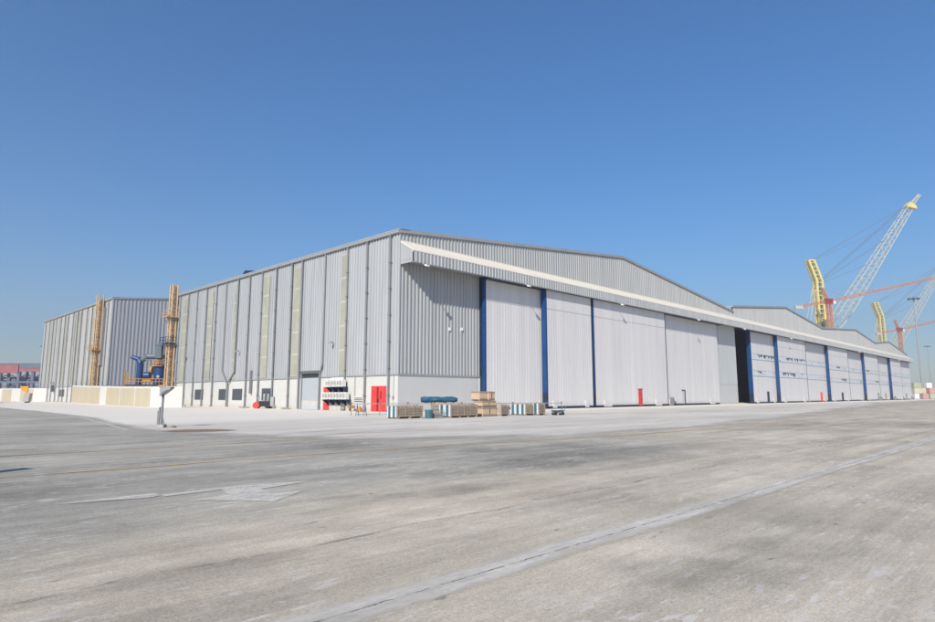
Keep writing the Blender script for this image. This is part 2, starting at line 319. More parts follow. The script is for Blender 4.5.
def sheet_mat(name, kind):
    """thin sheets lying on the ground: worn where a noise says so"""
    m = bpy.data.materials.new(name); m.use_nodes = True
    N, L, ma, noise, rng, mix = ng(m.node_tree)
    b = N['Principled BSDF']; b.inputs['Roughness'].default_value = .92; b.inputs['Specular IOR Level'].default_value = .2
    tc = N.new('ShaderNodeTexCoord'); P = tc.outputs['Object']
    out = N['Material Output']; tr = N.new('ShaderNodeBsdfTransparent'); ms = N.new('ShaderNodeMixShader')
    L.new(tr.outputs[0], ms.inputs[1]); L.new(b.outputs[0], ms.inputs[2]); L.new(ms.outputs[0], out.inputs['Surface'])
    big = noise(P, .13, 6, .65, (.35,1,1)); mid = noise(P, .8, 7, .7, (.5,1,1)); fine = noise(P, 8, 8, .75)
    if kind == 'apron':
        at = N.new('ShaderNodeAttribute'); at.attribute_name = 'edge'
        e = ma('ADD', at.outputs['Fac'], ma('MULTIPLY', ma('SUBTRACT', noise(P, .5, 8, .7, (.3,1,1)), .5), 1.7))
        alpha = rng(e, .08, .95)
        c = mix(rng(big, .3, .68), (.71,.655,.57), (.53,.49,.43))
        c = mix(ma('MULTIPLY', rng(mid, .45, .72), .5), c, (.45,.42,.38))
        c = mix(ma('MULTIPLY', rng(noise(P, .3, 7, .7, (.10,1.4,1)), .5, .7), .55), c, (.42,.39,.35))
        c = mix(ma('MULTIPLY', rng(noise(P, .2, 5, .6, (.25,1.2,1)), .54, .7), .40), c, (.55,.46,.36))
        sp = N.new('ShaderNodeSeparateXYZ'); L.new(P, sp.inputs[0])
        near = rng(ma('ADD', sp.outputs['Y'], ma('MULTIPLY', ma('SUBTRACT', mid, .5), 6.)), -13., -6.)   # drifted pale sand by the walls
        c = mix(ma('MULTIPLY', near, .75), c, (.78,.725,.635))
        c = mix(ma('MULTIPLY', rng(fine, .45, .7), .25), c, (.30,.29,.275))
    elif kind == 'yellow':
        alpha = ma('MULTIPLY', rng(noise(P, 1.6, 7, .7, (.4,1,1)), .28, .52), .80); c = mix(fine, (.66,.42,.17), (.56,.41,.24))
    elif kind == 'white':
        alpha = ma('MULTIPLY', ma('ADD', .14, ma('ADD', ma('MULTIPLY', rng(noise(P, 2.2, 8, .75), .32, .64), .48), ma('MULTIPLY', rng(noise(P, 14., 5, .75), .36, .60), .33))), .80); c = mix(fine, (.82,.78,.71), (.68,.65,.59))
    elif kind == 'stripe':
        sp = N.new('ShaderNodeSeparateXYZ'); L.new(P, sp.inputs[0])
        yw = ma('ADD', sp.outputs['Y'], ma('MULTIPLY', ma('SUBTRACT', noise(P, 2.2, 8, .75), .5), .13))
        d = ma('ABSOLUTE', ma('ADD', yw, 0.)); 
        edge = rng(ma('ADD', d, ma('MULTIPLY', ma('SUBTRACT', noise(P, 2.2, 8, .75, (.35,1,1)), .5), .30)), .30, .12)
        wear = rng(noise(P, 1.4, 8, .75, (.3,1.5,1)), .30, .66)
        alpha = ma('MULTIPLY', edge, ma('ADD', .48, ma('MULTIPLY', wear, .46)))
        c = mix(rng(mid, .3, .7), (.70,.66,.585), (.58,.545,.485)); c = mix(ma('MULTIPLY', rng(fine, .45, .65), .4), c, (.42,.40,.36))
        chip = ma('MULTIPLY', rng(noise(P, 3.4, 6, .65, (.4,1,1)), .57, .63), rng(d, .13, .05))
        c = mix(chip, c, (.80,.77,.70)); alpha = ma('MAXIMUM', alpha, ma('MULTIPLY', chip, .9))
        crack = ma('MULTIPLY', ma('MULTIPLY', rng(d, .017, .007), rng(noise(P, 3.1, 8, .75), .40, .56)), .75)
        c = mix(crack, c, (.09,.08,.07)); alpha = ma('MAXIMUM', alpha, crack)
    elif kind == 'crack':
        alpha = ma('MULTIPLY', rng(noise(P, .9, 6, .7), .42, .60), .7); c = (.055,.052,.05)
    elif kind == 'tar':
        alpha = ma('MULTIPLY', rng(noise(P, .8, 7, .7, (.3,1,1)), .40, .72), .42); c = (.09,.095,.10)
    elif kind == 'stain':
        at = N.new('ShaderNodeAttribute'); at.attribute_name = 'edge'
        alpha = ma('MULTIPLY', rng(ma('ADD', at.outputs['Fac'], ma('MULTIPLY', ma('SUBTRACT', noise(P, 1.2, 7, .7), .5), .8)), .25, .75), .7); c = (.27,.19,.125)
    elif kind == 'patch':
        at = N.new('ShaderNodeAttribute'); at.attribute_name = 'edge'
        alpha = ma('MULTIPLY', rng(ma('ADD', at.outputs['Fac'], ma('MULTIPLY', ma('SUBTRACT', noise(P, .9, 8, .75, (.5,1,1)), .5), 4.5)), -.1, 2.1), .30); c = mix(fine, (.21,.205,.195), (.16,.157,.15))
    if isinstance(c, tuple): b.inputs['Base Color'].default_value = (*c, 1)
    else: L.new(c, b.inputs['Base Color'])
    L.new(alpha, ms.inputs[0])
    return m

g = MB().add([(-1500,-1500,0),(1500,-1500,0),(1500,1500,0),(-1500,1500,0)], [(0,1,2,3)]).build('ground', ground_mat()); structure(g)

def edged_sheet(name, mat_, outer, inner, z):
    n = len(outer)
    me = bpy.data.meshes.new(name)
    me.from_pydata([(x, y, z) for x, y in outer] + [(x, y, z) for x, y in inner], [],
                   [(i, (i+1) % n, n+(i+1) % n, n+i) for i in range(n)] + [tuple(range(n, 2*n))])
    a = me.attributes.new('edge', 'FLOAT', 'POINT')
    for i in range(2*n): a.data[i].value = 0. if i < n else 1.
    bm = bmesh.new(); bm.from_mesh(me); bmesh.ops.triangulate(bm, faces=[f for f in bm.faces if len(f.verts) > 4])
    bmesh.ops.recalc_face_normals(bm, faces=bm.faces); bm.to_mesh(me); bm.free()
    me.materials.append(mat_); o = bpy.data.objects.new(name, me); COL.objects.link(o); return o
out_ = [(-24.0,60),(-24.8,30),(-26.3,5.4),(-29.6,-16),(-29.6,-21.5),(-26.9,-30.2),(-19.3,-34.2),(-9,-35.6),(10,-35.0),(35,-33.2),(64,-32),(170,-28),(420,-20),(420,140),(180,170),(-10,170)]
in_ = [(-22.8,58),(-23.6,30),(-25.0,5.4),(-28.1,-15.2),(-27.2,-19.5),(-24.2,-27.2),(-17,-31.6),(-7,-32.0),(9,-31.0),(34,-27),(64,-22),(150,-10),(400,0),(400,120),(170,150),(-4,150)]
structure(edged_sheet('apron', sheet_mat('dusty_apron_concrete', 'apron'), out_, in_, .004))

def strip(name, kind, pts, w, z, local=False):
    mb = MB(); vs = []
    for i, p in enumerate(pts):
        a = Vector(pts[max(i-1, 0)]); b = Vector(pts[min(i+1, len(pts)-1)]); d = (b-a).normalized(); n = Vector((-d.y, d.x))
        ww = w[i] if isinstance(w, list) else w
        vs += [(p[0]-n.x*ww/2, p[1]-n.y*ww/2, 0), (p[0]+n.x*ww/2, p[1]+n.y*ww/2, 0)]
    mb.add(vs, [(2*i, 2*i+2, 2*i+3, 2*i+1) for i in range(len(pts)-1)])
    o = mb.build(name, kind); o.location = (0, 0, z); return structure(o)
SM = {k: sheet_mat(k + '_marking', k) for k in ('yellow', 'white', 'stripe', 'crack', 'tar', 'stain', 'patch')}
strip('yellow_marking', SM['yellow'], [(-80,-32.4),(-36.9,-32.75),(-27.5,-33.0),(-17.3,-34.7),(-9,-35.3),(10,-35.4)], .16, .012)
strip('yellow_marking', SM['yellow'], [(-80,-27.4),(-35.7,-27.37),(-29.7,-27.35),(-24,-27.3)], .14, .012)
strip('yellow_marking', SM['yellow'], [(-24,-25.5),(-10,-28.5),(10,-29.5),(40,-30)], .14, .012)
strip('tar_seam', SM['tar'], [(-80,-31.6),(-36,-31.95),(-24,-32.1)], .10, .012)
s_ = MB().add([(-60,-.4,0),(140,-.4,0),(140,.4,0),(-60,.4,0)], [(0,1,2,3)]).build('joint_stripe', SM['stripe']); s_.location = (0,-44.42,.012); s_.rotation_euler = (0,0,-.003); structure(s_)
crk = [(-60 + .45*i, -42.22 + .05*math.sin(i*.9) + random.uniform(-.035,.035)) for i in range(190)]
strip('pavement_crack', SM['crack'], crk, .022, .012)
strip('tar_seam', SM['tar'], [(-19.3,-34.0),(-18.5,-36.0),(-18.1,-37.3),(-17.8,-38.6),(-17.3,-40.2),(-16.7,-42.2),(-16.1,-44.1)], .10, .016)
strip('white_marking', SM['white'], [(-26.3,5.4),(-27.5,-2.5),(-28.5,-9.5),(-29.55,-16.1)], .22, .016)
trk = lambda o_: [(-60+4*i, -29.6+o_+7.5*math.exp(-((i-16)/9.)**2)) for i in range(60)]
for o_ in (0., 2.1, 4.4): strip('tyre_track', SM['tar'], trk(o_), .28, .014)
# worn arrow painted on the tarmac
ar = MB()
ar.add([(-36.97,-37.2,0),(-35.52,-37.15,0),(-35.52,-37.45,0),(-35.74,-37.56,0)], [(0,1,2,3)])
ar.add([(-35.5,-37.42,0),(-34.51,-37.36,0),(-34.51,-37.55,0),(-35.52,-37.62,0)], [(0,1,2,3)])
ar.add([(-34.5,-37.35,0),(-33.81,-37.44,0),(-32.96,-37.66,0),(-32.98,-37.76,0),(-34.01,-37.97,0),(-34.16,-38.61,0),(-33.61,-38.70,0),(-34.5,-39.34,0),(-35.34,-38.31,0),(-34.7,-38.25,0)], [(0,1,4,9),(1,2,3,4),(9,4,5,8),(5,6,7),(5,7,8)])
o = ar.build('arrow_marking', SM['white']); o.location = (0,0,.016); structure(o)
st_o = [(-28.6+1.9*math.cos(t)*1.0+.0, -18.6+.9*math.sin(t)) for t in [2*math.pi*k/14 for k in range(14)]]
c0 = (-27.2,-18.7); rt2 = Vector((.7,-.714)); fh2 = Vector((.714,.7))
def ell(a, b): return [(c0[0]+rt2.x*a*math.cos(t)+fh2.x*b*math.sin(t), c0[1]+rt2.y*a*math.cos(t)+fh2.y*b*math.sin(t)) for t in [2*math.pi*k/14 for k in range(14)]]
structure(edged_sheet('oil_stain', SM['stain'], ell(2.2,1.7), ell(1.0,.7), .016))
# dark worn patches, each with its own shape
for (px, py_, a_, b_) in ((-32.4,-39.9,1.5,1.1),(-24.2,-37.3,3.9,2.9),(-27.4,-38.4,1.5,1.3),(-27.8,-31.1,1.5,1.2),(2.6,-40.3,6,3.6),(-33.6,-45.7,.9,.6),(-32.0,-46.1,.8,.5)):
    c0 = (px, py_); a_ *= 1.5; b_ *= 1.4
    structure(edged_sheet('tarmac_patch', SM['patch'], ell(a_, b_), ell(a_*.4, b_*.4), .010))

# ------------------------------------------------------------------ hangar building kit
CL = .012
def side_wall(root, y0, y1, H, plinth_gaps, cladmat, plinthmat, x=0., pitch=.5, clad_gaps=()):
    """long wall in the plane x, cladding from 3.8 up, rendered plinth below; gaps are (ya, yb, ztop)"""
    w = MB().box(x, x+.25, y0, y1, 3.76, H-.1)
    w.build('wall_lining', M['dark'], root)
    def zb(q):
        for a, b, z in clad_gaps:
            if a < y0+q < b: return z
        return 3.80
    MB().corr((x-CL, y0), (0,1), (-1,0), 0, y1-y0, zb, lambda q: H-.12, pitch, .10, .5, .03).build('cladding', cladmat, root)
    p = MB(); ys = [y0] + [q for gp in sorted(plinth_gaps) for q in gp[:2]] + [y1]
    for a, b in zip(ys[::2], ys[1::2]): p.box(x-.03, x+.25, a, b, 0, 3.755)
    for a, b, zt in plinth_gaps:
        if zt < 3.7: p.box(x-.03, x+.25, a+.001, b-.001, zt, 3.755)
    p.build('plinth', plinthmat, root)
    f = MB(); ys = [y0-.09] + [q for gp in sorted(clad_gaps) for q in gp[:2]] + [y1]
    for a, b in zip(ys[::2], ys[1::2]): f.box(x-.15, x-.002, a, b, 3.70, 3.83)
    f.build('drip_flashing', M['trim'], root)
def downpipe(root, y, H, x=0., zlo=.15, zhi=None):
    zhi = H-.25 if zhi is None else zhi
    m = MB().tube((x-.24,y,zlo), (x-.24,y,zhi), .105, 8)
    z = 1.6
    while z < zhi:
        if z > zlo: m.box(x-.37, x-.10, y-.13, y+.13, z, z+.10)
        z += 2.75
    if zlo < .5: m.tube((x-.24,y,zlo), (x-.38,y,.03), .105, 8)
    m.build('downpipe', M['pipe'], root)
def skylight(root, ya, yb, z0, z1, x=0., n=5):
    b = MB().box(x-.148, x-.133, ya-.03, yb+.03, z0, z1).build('skylight', M['cream_strip'], root)
    m = MB(); h = (z1-z0)/n
    for k in range(n): m.box(x-.162, x-.149, ya+.04, yb-.04, z0+k*h+.10, z0+(k+1)*h-.10)
    m.build('pane', M['grp'], b)
def eave(root, y0, y1, H, x=0.):
    MB().prism([(x-.30,H-.34),(x-.02,H-.34),(x-.02,H-.02),(x-.36,H-.02),(x-.36,H-.28)], 'y', y0-.2, y1).build('gutter', M['trim'], root)
    MB().prism([(x-.40,H-.015),(x+1.2,H+.105),(x+1.2,H+.155),(x-.40,H+.06)], 'y', y0-.22, y1).build('eave_capping', M['trim_light'], root)
def gable(root, X0, X1, Xp, HL, HR, HP, zlo, cladmat, y=0., pitch=.5, trim=True):
    zt = lambda X: HL+(HP-HL)*(X-X0)/(Xp-X0) if X < Xp else HP+(HR-HP)*(X-Xp)/(X1-Xp)
    MB().prism([(X0+.02,zlo),(X1-.02,zlo),(X1-.02,HR-.15),(Xp,HP-.15),(X0+.02,HL-.15)], 'y', y+.003, y+.22).build('gable_lining', M['dark'], root)
    MB().corr((X0, y-CL), (1,0), (0,-1), 0, X1-X0, lambda q: zlo, lambda q: zt(X0+q)-.12, pitch, .085, .55, .05).build('gable_cladding', cladmat, root)
    t = MB()
    for a, b in ((X0-.12, Xp), (Xp, X1)):
        za, zb = zt(max(a, X0)), zt(b)
        t.prism([(a,za-.30),(b,zb-.30),(b,zb+.07),(a,za+.07)], 'y', y-.22, y+.02)
    t.build('barge_flashing', M['trim'], root)
def roof(root, X0, X1, Xp, HL, HR, HP, y0, y1, skip_left=0.):
    MB().prism([(X0+skip_left,HL-.05+skip_left*.1),(Xp,HP-.05),(X1,HR-.05),(X1,HR-.22),(Xp,HP-.22),(X0+skip_left,HL-.22+skip_left*.1)], 'y', y0+.021, y1).build('roof', M['roof'], root)

# ------------------------------------------------------------------ hangar 1
H1 = 18.65; DEP = 60.2; XE = 87.4
hg = thing('aircraft_hangar', 'nearest grey clad hangar, its corner facing us, with skylight strips and red doors', 'hangar', (0,0,0), 0, 'aircraft hangars joined in a row', local=False)
sh = (14.35, 18.45)
side_wall(hg, 0, DEP, H1, [(sh[0], sh[1], 4.3)], M['clad'], M['plinth'], clad_gaps=[(sh[0]-.1, sh[1]+.1, 4.55)])
eave(hg, 0, DEP, H1)
for y in (1.3, 5.31, 8.98, 21.2, 25.2, 29.0, 32.6, 43.35, 46.9, 50.5, 54.0, 57.5): downpipe(hg, y, H1)
# downpipe jogged round the shutter, and two that meet over one lower pipe
MB().path([(-.24,13.55,H1-.25),(-.24,13.55,5.2),(-.24,14.1,3.9),(-.24,14.1,.1)], .105, 8).build('downpipe', M['pipe'], hg)
MB().path([(-.24,18.75,H1-.25),(-.24,18.75,.1)], .105, 8).build('downpipe', M['pipe'], hg)
MB().path([(-.24,40.0,H1-.25),(-.24,40.0,5.1),(-.30,38.4,3.5),(-.30,38.05,3.2),(-.30,38.05,.1)], .105, 8).build('downpipe', M['pipe'], hg)
MB().path([(-.24,36.2,H1-.25),(-.24,36.2,4.9),(-.30,37.8,3.5)], .12, 8).tube((-.32,38.05,.1),(-.32,38.05,3.4),.13,10).build('downpipe', M['pipe'], hg)
MB().box(-.42,-.12,30.85,31.12,1.9,5.0).build('cable_riser', M['pipe'], hg)
for ya, yb in ((9.3,10.35),(19.3,20.8),(27.1,28.6),(36.35,37.4),(44.7,46.4),(54.7,56.3)): skylight(hg, ya, yb, 3.95, 17.65)
for ya, yb in ((46.75,49.75),(38.5,41.15),(33.8,36.7),(25.35,28.1)):
    fr = MB().box(-.10,-.031,ya,yb,1.03,2.57); lv = fr.build('louvre', M['louvre'], hg)
    s = MB()
    for k in range(11): s.prism([(-.16,1.08+k*.135),(-.101,1.15+k*.135),(-.101,1.17+k*.135),(-.16,1.10+k*.135)], 'y', ya+.05, yb-.05)
    s.build('slats', M['louvre'], lv)
# roller shutter with its hood
ro = MB().corr((.10, sh[0]), (0,1), (-1,0), .0, sh[1]-sh[0], lambda q: .05, lambda q: 4.3, .25, .01)
ro = MB()
for k in range(33):
    z = 1.08+k*.098; ro.prism([(.10,z),(.075,z+.03),(.075,z+.07),(.10,z+.095)], 'y', sh[0]+.1, sh[1]-.1)
shu = MB().box(.105,.16,sh[0],sh[1],.02,4.5).build('roller_shutter', M['shutter'], hg)
ro.build('slats', M['shutter'], shu)
MB().box(.07,.103,sh[0]+.1,sh[1]-.1,.45,1.06).build('bottom_panel', M['shutter_low'], shu)
MB().box(.06,.103,sh[0]+.1,sh[1]-.1,.03,.445).build('bottom_bar', M['shutter'], shu)
MB().box(-.16,.10,sh[0]-.1,sh[1]+.1,4.2,4.55).build('hood', M['louvre'], shu)
for q in (sh[0],sh[1]-.12): MB().box(-.10,.02,q,q+.12,0,4.2).build('guide_rail', M['trim'], shu)
# red doors in the long wall
d1 = MB().box(-.09,-.031,12.2,13.38,.03,2.58).build('red_door', M['red'], hg)
MB().box(-.16,-.091,12.3,12.42,1.0,1.2).build('handle', M['black'], d1)
d2 = MB().box(-.085,-.031,1.8,4.3,.03,2.62).build('red_double_door', M['red'], hg)
MB().box(-.11,-.086,3.05,3.30,.05,2.5).build('meeting_strip', M['red_dark'], d2)
MB().box(-.11,-.086,2.05,2.95,.08,2.45).build('leaf_panel', M['red'], d2)
MB().box(-.11,-.086,3.38,4.2,.08,2.45).build('leaf_panel', M['red'], d2)
MB().box(-.16,-.111,2.55,2.66,1.3,2.1).build('vision_panel', M['red_dark'], d2)
MB().box(-.20,-.111,3.0,3.07,.9,1.3).build('handle', M['black'], d2)
# wall grille, switch box, conduits
gr = MB().box(-.06,-.031,5.8,7.35,.92,1.52).build('wall_grille', M['offwhite'], hg)
s = MB()
for k in range(3): s.box(-.10,-.061,5.85,7.3,.98+k*.18,1.06+k*.18)
s.build('slats', M['louvre'], gr)
MB().box(-.10,-.031,7.2,7.3,1.6,3.7).build('conduit', M['galv'], hg)
MB().box(-.14,-.031,.55,.72,1.3,1.6).tube((-.06,.63,.4),(-.06,.63,3.7),.025,6).build('switch_box', M['post'], hg)
for y, z in ((34.84,7.5),(53.5,7.55),(11.4,7.3)):
    lp = MB().beam((-.08,y,z+.15),(-.45,y,z+.3),.06,.06).build('wall_lamp', M['lampgrey'], hg)
    MB().prism([(-.75,z+.2),(-.40,z+.28),(-.40,z+.42),(-.75,z+.38)],'y',y-.16,y+.16).build('lamp_head', M['lampgrey'], lp)
# roof cowl showing over the eave
cw = MB().prism([(33.1,18.86),(36.2,18.86),(36.6,19.25),(35.9,19.62),(33.2,19.2)], 'x', .5, 2.4).build('roof_cowl', M['navy'], hg)
MB().box(.7,2.2,33.2,36.1,18.70,18.855).build('kerb', M['trim'], cw)
roof(hg, 0, XE, 44.4, H1, 18.75, 23.1, 0, DEP, .6)
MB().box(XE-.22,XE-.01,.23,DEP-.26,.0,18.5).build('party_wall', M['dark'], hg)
MB().box(.26,XE-.23,DEP-.25,DEP,.0,18.4).prism([(.26,18.4),(XE-.23,18.4),(44.4,22.8)],'y',DEP-.25,DEP).build('rear_wall', M['clad_front'], hg)
# front: left panel, gable, pier, canopy
gable(hg, 0, XE, 44.4, H1, 18.75, 23.1, 15.32, M['clad_front'])
MB().box(.002,11.95,.003,.25,3.76,15.31).build('wall_lining', M['dark'], hg)
MB().corr((0,-CL),(1,0),(0,-1),0,11.92,lambda q:3.80,lambda q:15.31,.5,.085,.55,.05).build('front_cladding', M['clad_front'], hg)
MB().box(-.029,11.75,-.03,.25,0,3.755).build('front_plinth', M['plinth_front'], hg)
MB().box(11.752,11.95,-.05,.25,0,3.755).build('jamb', M['white'], hg)
MB().box(-.128,11.95,-.13,-.002,3.70,3.83).build('drip_flashing', M['trim'], hg)
MB().box(-.115,.02,-.115,-.002,3.831,H1-.31).build('corner_flashing', M['clad'], hg)
for X, z in ((7.06,8.85),(8.92,8.98)): MB().box(X-.17,X+.17,-.16,-.09,z-.17,z+.17).build('vent_cap', M['white'], hg)
pr_ = MB().box(78.0,XE,-.03,.25,0,15.31).build('pier_panel', M['pier'], hg)
MB().box(78.0,XE,-.06,-.031,3.72,3.80).box(79.2,79.26,-.05,-.031,3.81,15.2).box(83.2,83.23,-.036,-.031,3.81,15.2).build('joint_flashing', M['trim'], pr_)
MB().box(78.0,XE,-.05,-.031,0,3.715).build('base_panel', M['plinth_front'], pr_)

def canopy(root, X0, X1, left_end=False, right_end=False, cladm=None):
    cm = cladm or M['clad_front']
    MB().prism([(-.03,17.38),(-2.24,16.12),(-2.24,16.20),(-.10,17.46),(-.10,17.62),(-.03,17.62)], 'x', X0-(.04 if left_end else 0), X1+(.1 if right_end else 0)).build('canopy_roof', M['cream'], root)
    MB().corr((X0,-2.2),(1,0),(0,-1),0,X1-X0,lambda q:15.02,lambda q:16.13,.5,.06).build('canopy_fascia', cm, root)
    MB().box(X0,X1,-2.19,-2.02,15.0,16.05).build('fascia_beam', M['trim'], root)
    MB().box(X0,X1,-2.27,-2.0,14.955,14.998).build('fascia_drip', M['trim'], root)
    MB().box(X0,X1,-2.015,-.10,15.32,15.37).build('soffit', M['trim'], root)
    if left_end or right_end:
        X = X0 if left_end else X1; n = -1 if left_end else 1
        MB().corr((X,0),(0,-1),(n,0),.0,2.2,lambda q:15.02,lambda q:17.38-q*.572,.5,.06).build('canopy_end_cladding', M['clad'] if left_end else cm, root)
        MB().prism([(-2.19,15.02),(-.01,15.02),(-.01,17.36),(-2.19,16.1)],'x',X+.02 if left_end else X-.12, X+.12 if left_end else X-.02).build('canopy_end_frame', M['trim'], root)
canopy(hg, 0, XE, left_end=True)
def track(root, X0, X1):
    MB().box(X0,X1,-1.95,-.16,14.99,15.31).build('door_track', M['navy'], root)
track(hg, 12.0, 78.5)
def floodlight(root, X):
    lp = MB().beam((X,-2.1,15.0),(X+.1,-2.75,14.75),.06,.06).build('canopy_lamp', M['lampgrey'], root)
    MB().prism([(-3.05,14.72),(-2.72,14.80),(-2.75,14.62),(-3.02,14.54)],'x',X-.12,X+.28).build('lamp_head', M['white'], lp)
def leaf(root, X0, X1, yf, end=True, bands=False, wicket=None, drive=None, yback=None, broken=()):
    """one sliding door leaf: sheet steel front at y=yf"""
    th = .55; top = 14.97
    d = MB().box(X0,X1,yf,yf+th,.30,top).build('hangar_door', M['door'], root)
    MB().corr((X0,yf-.003),(1,0),(0,-1),0,X1-X0,lambda q:.34,lambda q:top-.02,.5,.011,.7,.05).build('face_sheet', M['door'], d)
    if end:
        yb = yf+.62 if yback is None else yback
        MB().box(X0-.16,X0-.001,yf-.04,yb,2.0,top).build('end_post', M['blue'], d)
        MB().box(X0-.17,X0-.001,yf-.05,yb,.04,1.998).build('buffer', M['navy'], d)
        MB().box(X0-.0005,X0+.10,yf-.06,yf-.024,.3,top).build('edge_trim', M['blue'], d)
    else:
        MB().box(X0-.05,X0+.06,yf-.04,yf+.3,.05,top).build('edge_trim', M['navy'], d)
    if yf < -1.0: MB().box(X1-.02,X1+.10,yf-.05,yf+.5,.05,top).build('edge_trim', M['navy'], d)
    W = X1-X0; n = 2
    segs = [(X0+.3, X0+W*.10), (X0+W*.20, X0+W*.80), (X0+W*.90, X1-.2)]
    r_ = MB()
    for a, b in segs: r_.box(a,b,yf-.07,yf+th,.06,.298)
    r_.build('base_rail', M['navy'], d)
    for a, b in ((segs[0][1]+.1, segs[1][0]-.1), (segs[1][1]+.1, segs[2][0]-.1)):
        bc = MB().box(a,b,yf-.10,yf+th,.10,1.0).build('bogie_cover', M['door'], d)
        for q in (.25,.75): MB().tube((a+(b-a)*q,yf+.05,.16),(a+(b-a)*q,yf+.25,.16),.16,10).build('wheel', M['black'], bc)
    # seam line across the sheet
    MB().box(X0+.1,X1,yf-.028,yf-.0225,12.55,12.58).build('seam', M['trim'], d)
    if wicket:
        X, kind = wicket
        if kind == 'red':
            k = MB().box(X-.55,X+.55,yf-.075,yf-.025,.12,2.55).build('wicket_door', M['red'], d)
            MB().box(X-.62,X+.62,yf-.10,yf-.03,2.555,2.66).build('lintel', M['louvre'], k)
            MB().box(X+.35,X+.42,yf-.12,yf-.076,1.0,1.2).build('handle', M['black'], k)
        elif kind == 'open':
            k = MB().box(X-.55,X+.40,yf-.06,yf-.024,.12,2.45).build('wicket_door', M['plinth_front'], d)
            MB().box(X+.401,X+.62,yf-.12,yf-.024,.12,2.6).box(X-.6,X+.4,yf-.12,yf-.024,2.451,2.6).build('frame', M['navy'], k)
        else:
            m_ = {'post': M['navy'], 'redpost': M['red'], 'thin': M['pipe']}[kind]
            k = MB().box(X-.28,X+.28,yf-.9,yf-.84,.12,2.5).build('wicket_door', m_, d)   # leaf standing open at a right angle
            k.data.clear_geometry(); 
            me = MB().box(X-.09,X+.0,yf-.45,yf-.03,.12,2.5)
            me2 = bpy.data.meshes.new('wicket_door'); off = Vector(d['_base'])
            me2.from_pydata([Vector(p)-off for p in me.v], [], me.f); me2.materials.append(m_); k.data = me2
    if drive:
        for X in drive:
            u = MB().box(X-.45,X+.45,yf-.75,yf-.11,.08,.75).prism([(X-.4,.751),(X+.25,.751),(X-.1,1.35),(X-.4,1.35)],'y',yf-.6,yf-.15).build('door_drive', M['post'], d)
            for q in (-.25,.25): MB().tube((X+q,yf-.8,.2),(X+q,yf-.5,.2),.19,10).build('wheel', M['black'], u)
    if bands:
        for z0, z1 in bands:
            b = MB().box(X0+.35,X1-.25,yf-.05,yf-.0245,z0,z1).build('window_band', M['band'], d)
            f = MB().box(X0+.3,X1-.2,yf-.075,yf-.0245,z0-.07,z0-.001).box(X0+.3,X1-.2,yf-.075,yf-.0245,z1+.001,z1+.07)
            X = X0+.35
            while X < X1: f.box(X,X+.05,yf-.068,yf-.0505,z0,z1); X += 1.6
            f.build('frame', M['shutter'], b)
            bi = bands.index((z0, z1))
            for (ba, bb, bk) in broken:
                if bk != bi: continue
                m_ = MB(); X = ba
                while X < bb:
                    wd = random.uniform(.35,1.1); hh = (z1-z0)*random.uniform(.25,.75); zt_ = z1-random.uniform(0,.12)
                    m_.prism([(X,zt_),(X+wd,zt_),(X+wd*random.uniform(.7,1),zt_-hh),(X+wd*.5,zt_-hh*random.uniform(.5,1)),(X+wd*.1,zt_-hh*random.uniform(.6,1.1))],'y',yf-.0575,yf-.0505); X += wd*random.uniform(1.0,1.5)
                m_.build('broken_panes', M['dark'], b)
    return d
leaf(hg, 12.05, 24.0, -.80, yback=-.50)
leaf(hg, 22.5, 32.75, -1.60)
leaf(hg, 33.35, 54.5, -1.54, end=True, wicket=(45.6,'red'), yback=-1.0)
leaf(hg, 54.0, 76.7, -.80, end=False, wicket=(61.6,'open'), drive=(56.9,))
MB().box(11.96,12.04,-.40,-.051,0,14.95).build('jamb_edge', M['navy'], hg)
MB().box(76.72,77.98,-.4,.25,0,14.98).build('jamb', M['pier'], hg)
MB().box(77.2,77.3,-.5,-.401,.02,14.9).build('jamb_edge', M['navy'], hg)
for X in (1.1, 17.5, 39.0, 64.5, 85.5): floodlight(hg, X)

# ------------------------------------------------------------------ hangars 2 to 4 of the row
BND = [(9.25,10.35),(5.75,6.85)]
BND2 = [(8.7,9.7),(5.4,6.4)]
def row_hangar(label, X0, X1, Xp, HL, HR, HP, leaves, last=False, depth=58):
    h = thing('aircraft_hangar', label, 'hangar', (X0,0,0), 0, 'aircraft hangars joined in a row', local=False)
    gable(h, X0, X1, Xp, HL, HR, HP, 15.32, M['clad_front'])
    roof(h, X0, X1, Xp, HL, HR, HP, 0, depth)
    canopy(h, X0, X1, right_end=last); track(h, X0+.6, X1)
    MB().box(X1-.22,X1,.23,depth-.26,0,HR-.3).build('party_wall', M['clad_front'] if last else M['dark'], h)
    MB().box(X0+.01,X1-.23,depth-.25,depth,0,HL-.4).build('rear_wall', M['clad_front'], h)
    MB().prism([(X0,18.4),(X0+.2,18.4),(X0+.2,HL-.23),(X0,HL-.23)],'y',.23,depth-.26).build('valley_upstand', M['trim'], h)
    for a in leaves: leaf(h, *a[:3], **a[3])
    floodlight(h, (X0+X1)/2-5); return h
h2 = row_hangar('second hangar of the row, with a black open gap beside its white doors', 87.4, 150.4, 120.3, 19.85, 20.2, 23.0,
    [(93.8,108.5,-.80,dict(bands=BND,wicket=(101.9,'post'),yback=-.02,broken=((97.5,107.0,0),(97.0,98.2,1)))), (107.75,128.0,-1.60,dict(bands=BND,broken=((113.5,117.5,0),(119.0,126.8,0),(110.2,118.5,1),(123.6,124.6,1)))), (127.4,148.2,-.80,dict(bands=BND,end=False,wicket=(141.3,'redpost')))])
MB().box(87.41,87.6,-.05,.25,0,15.31).build('jamb', M['pier'], h2)
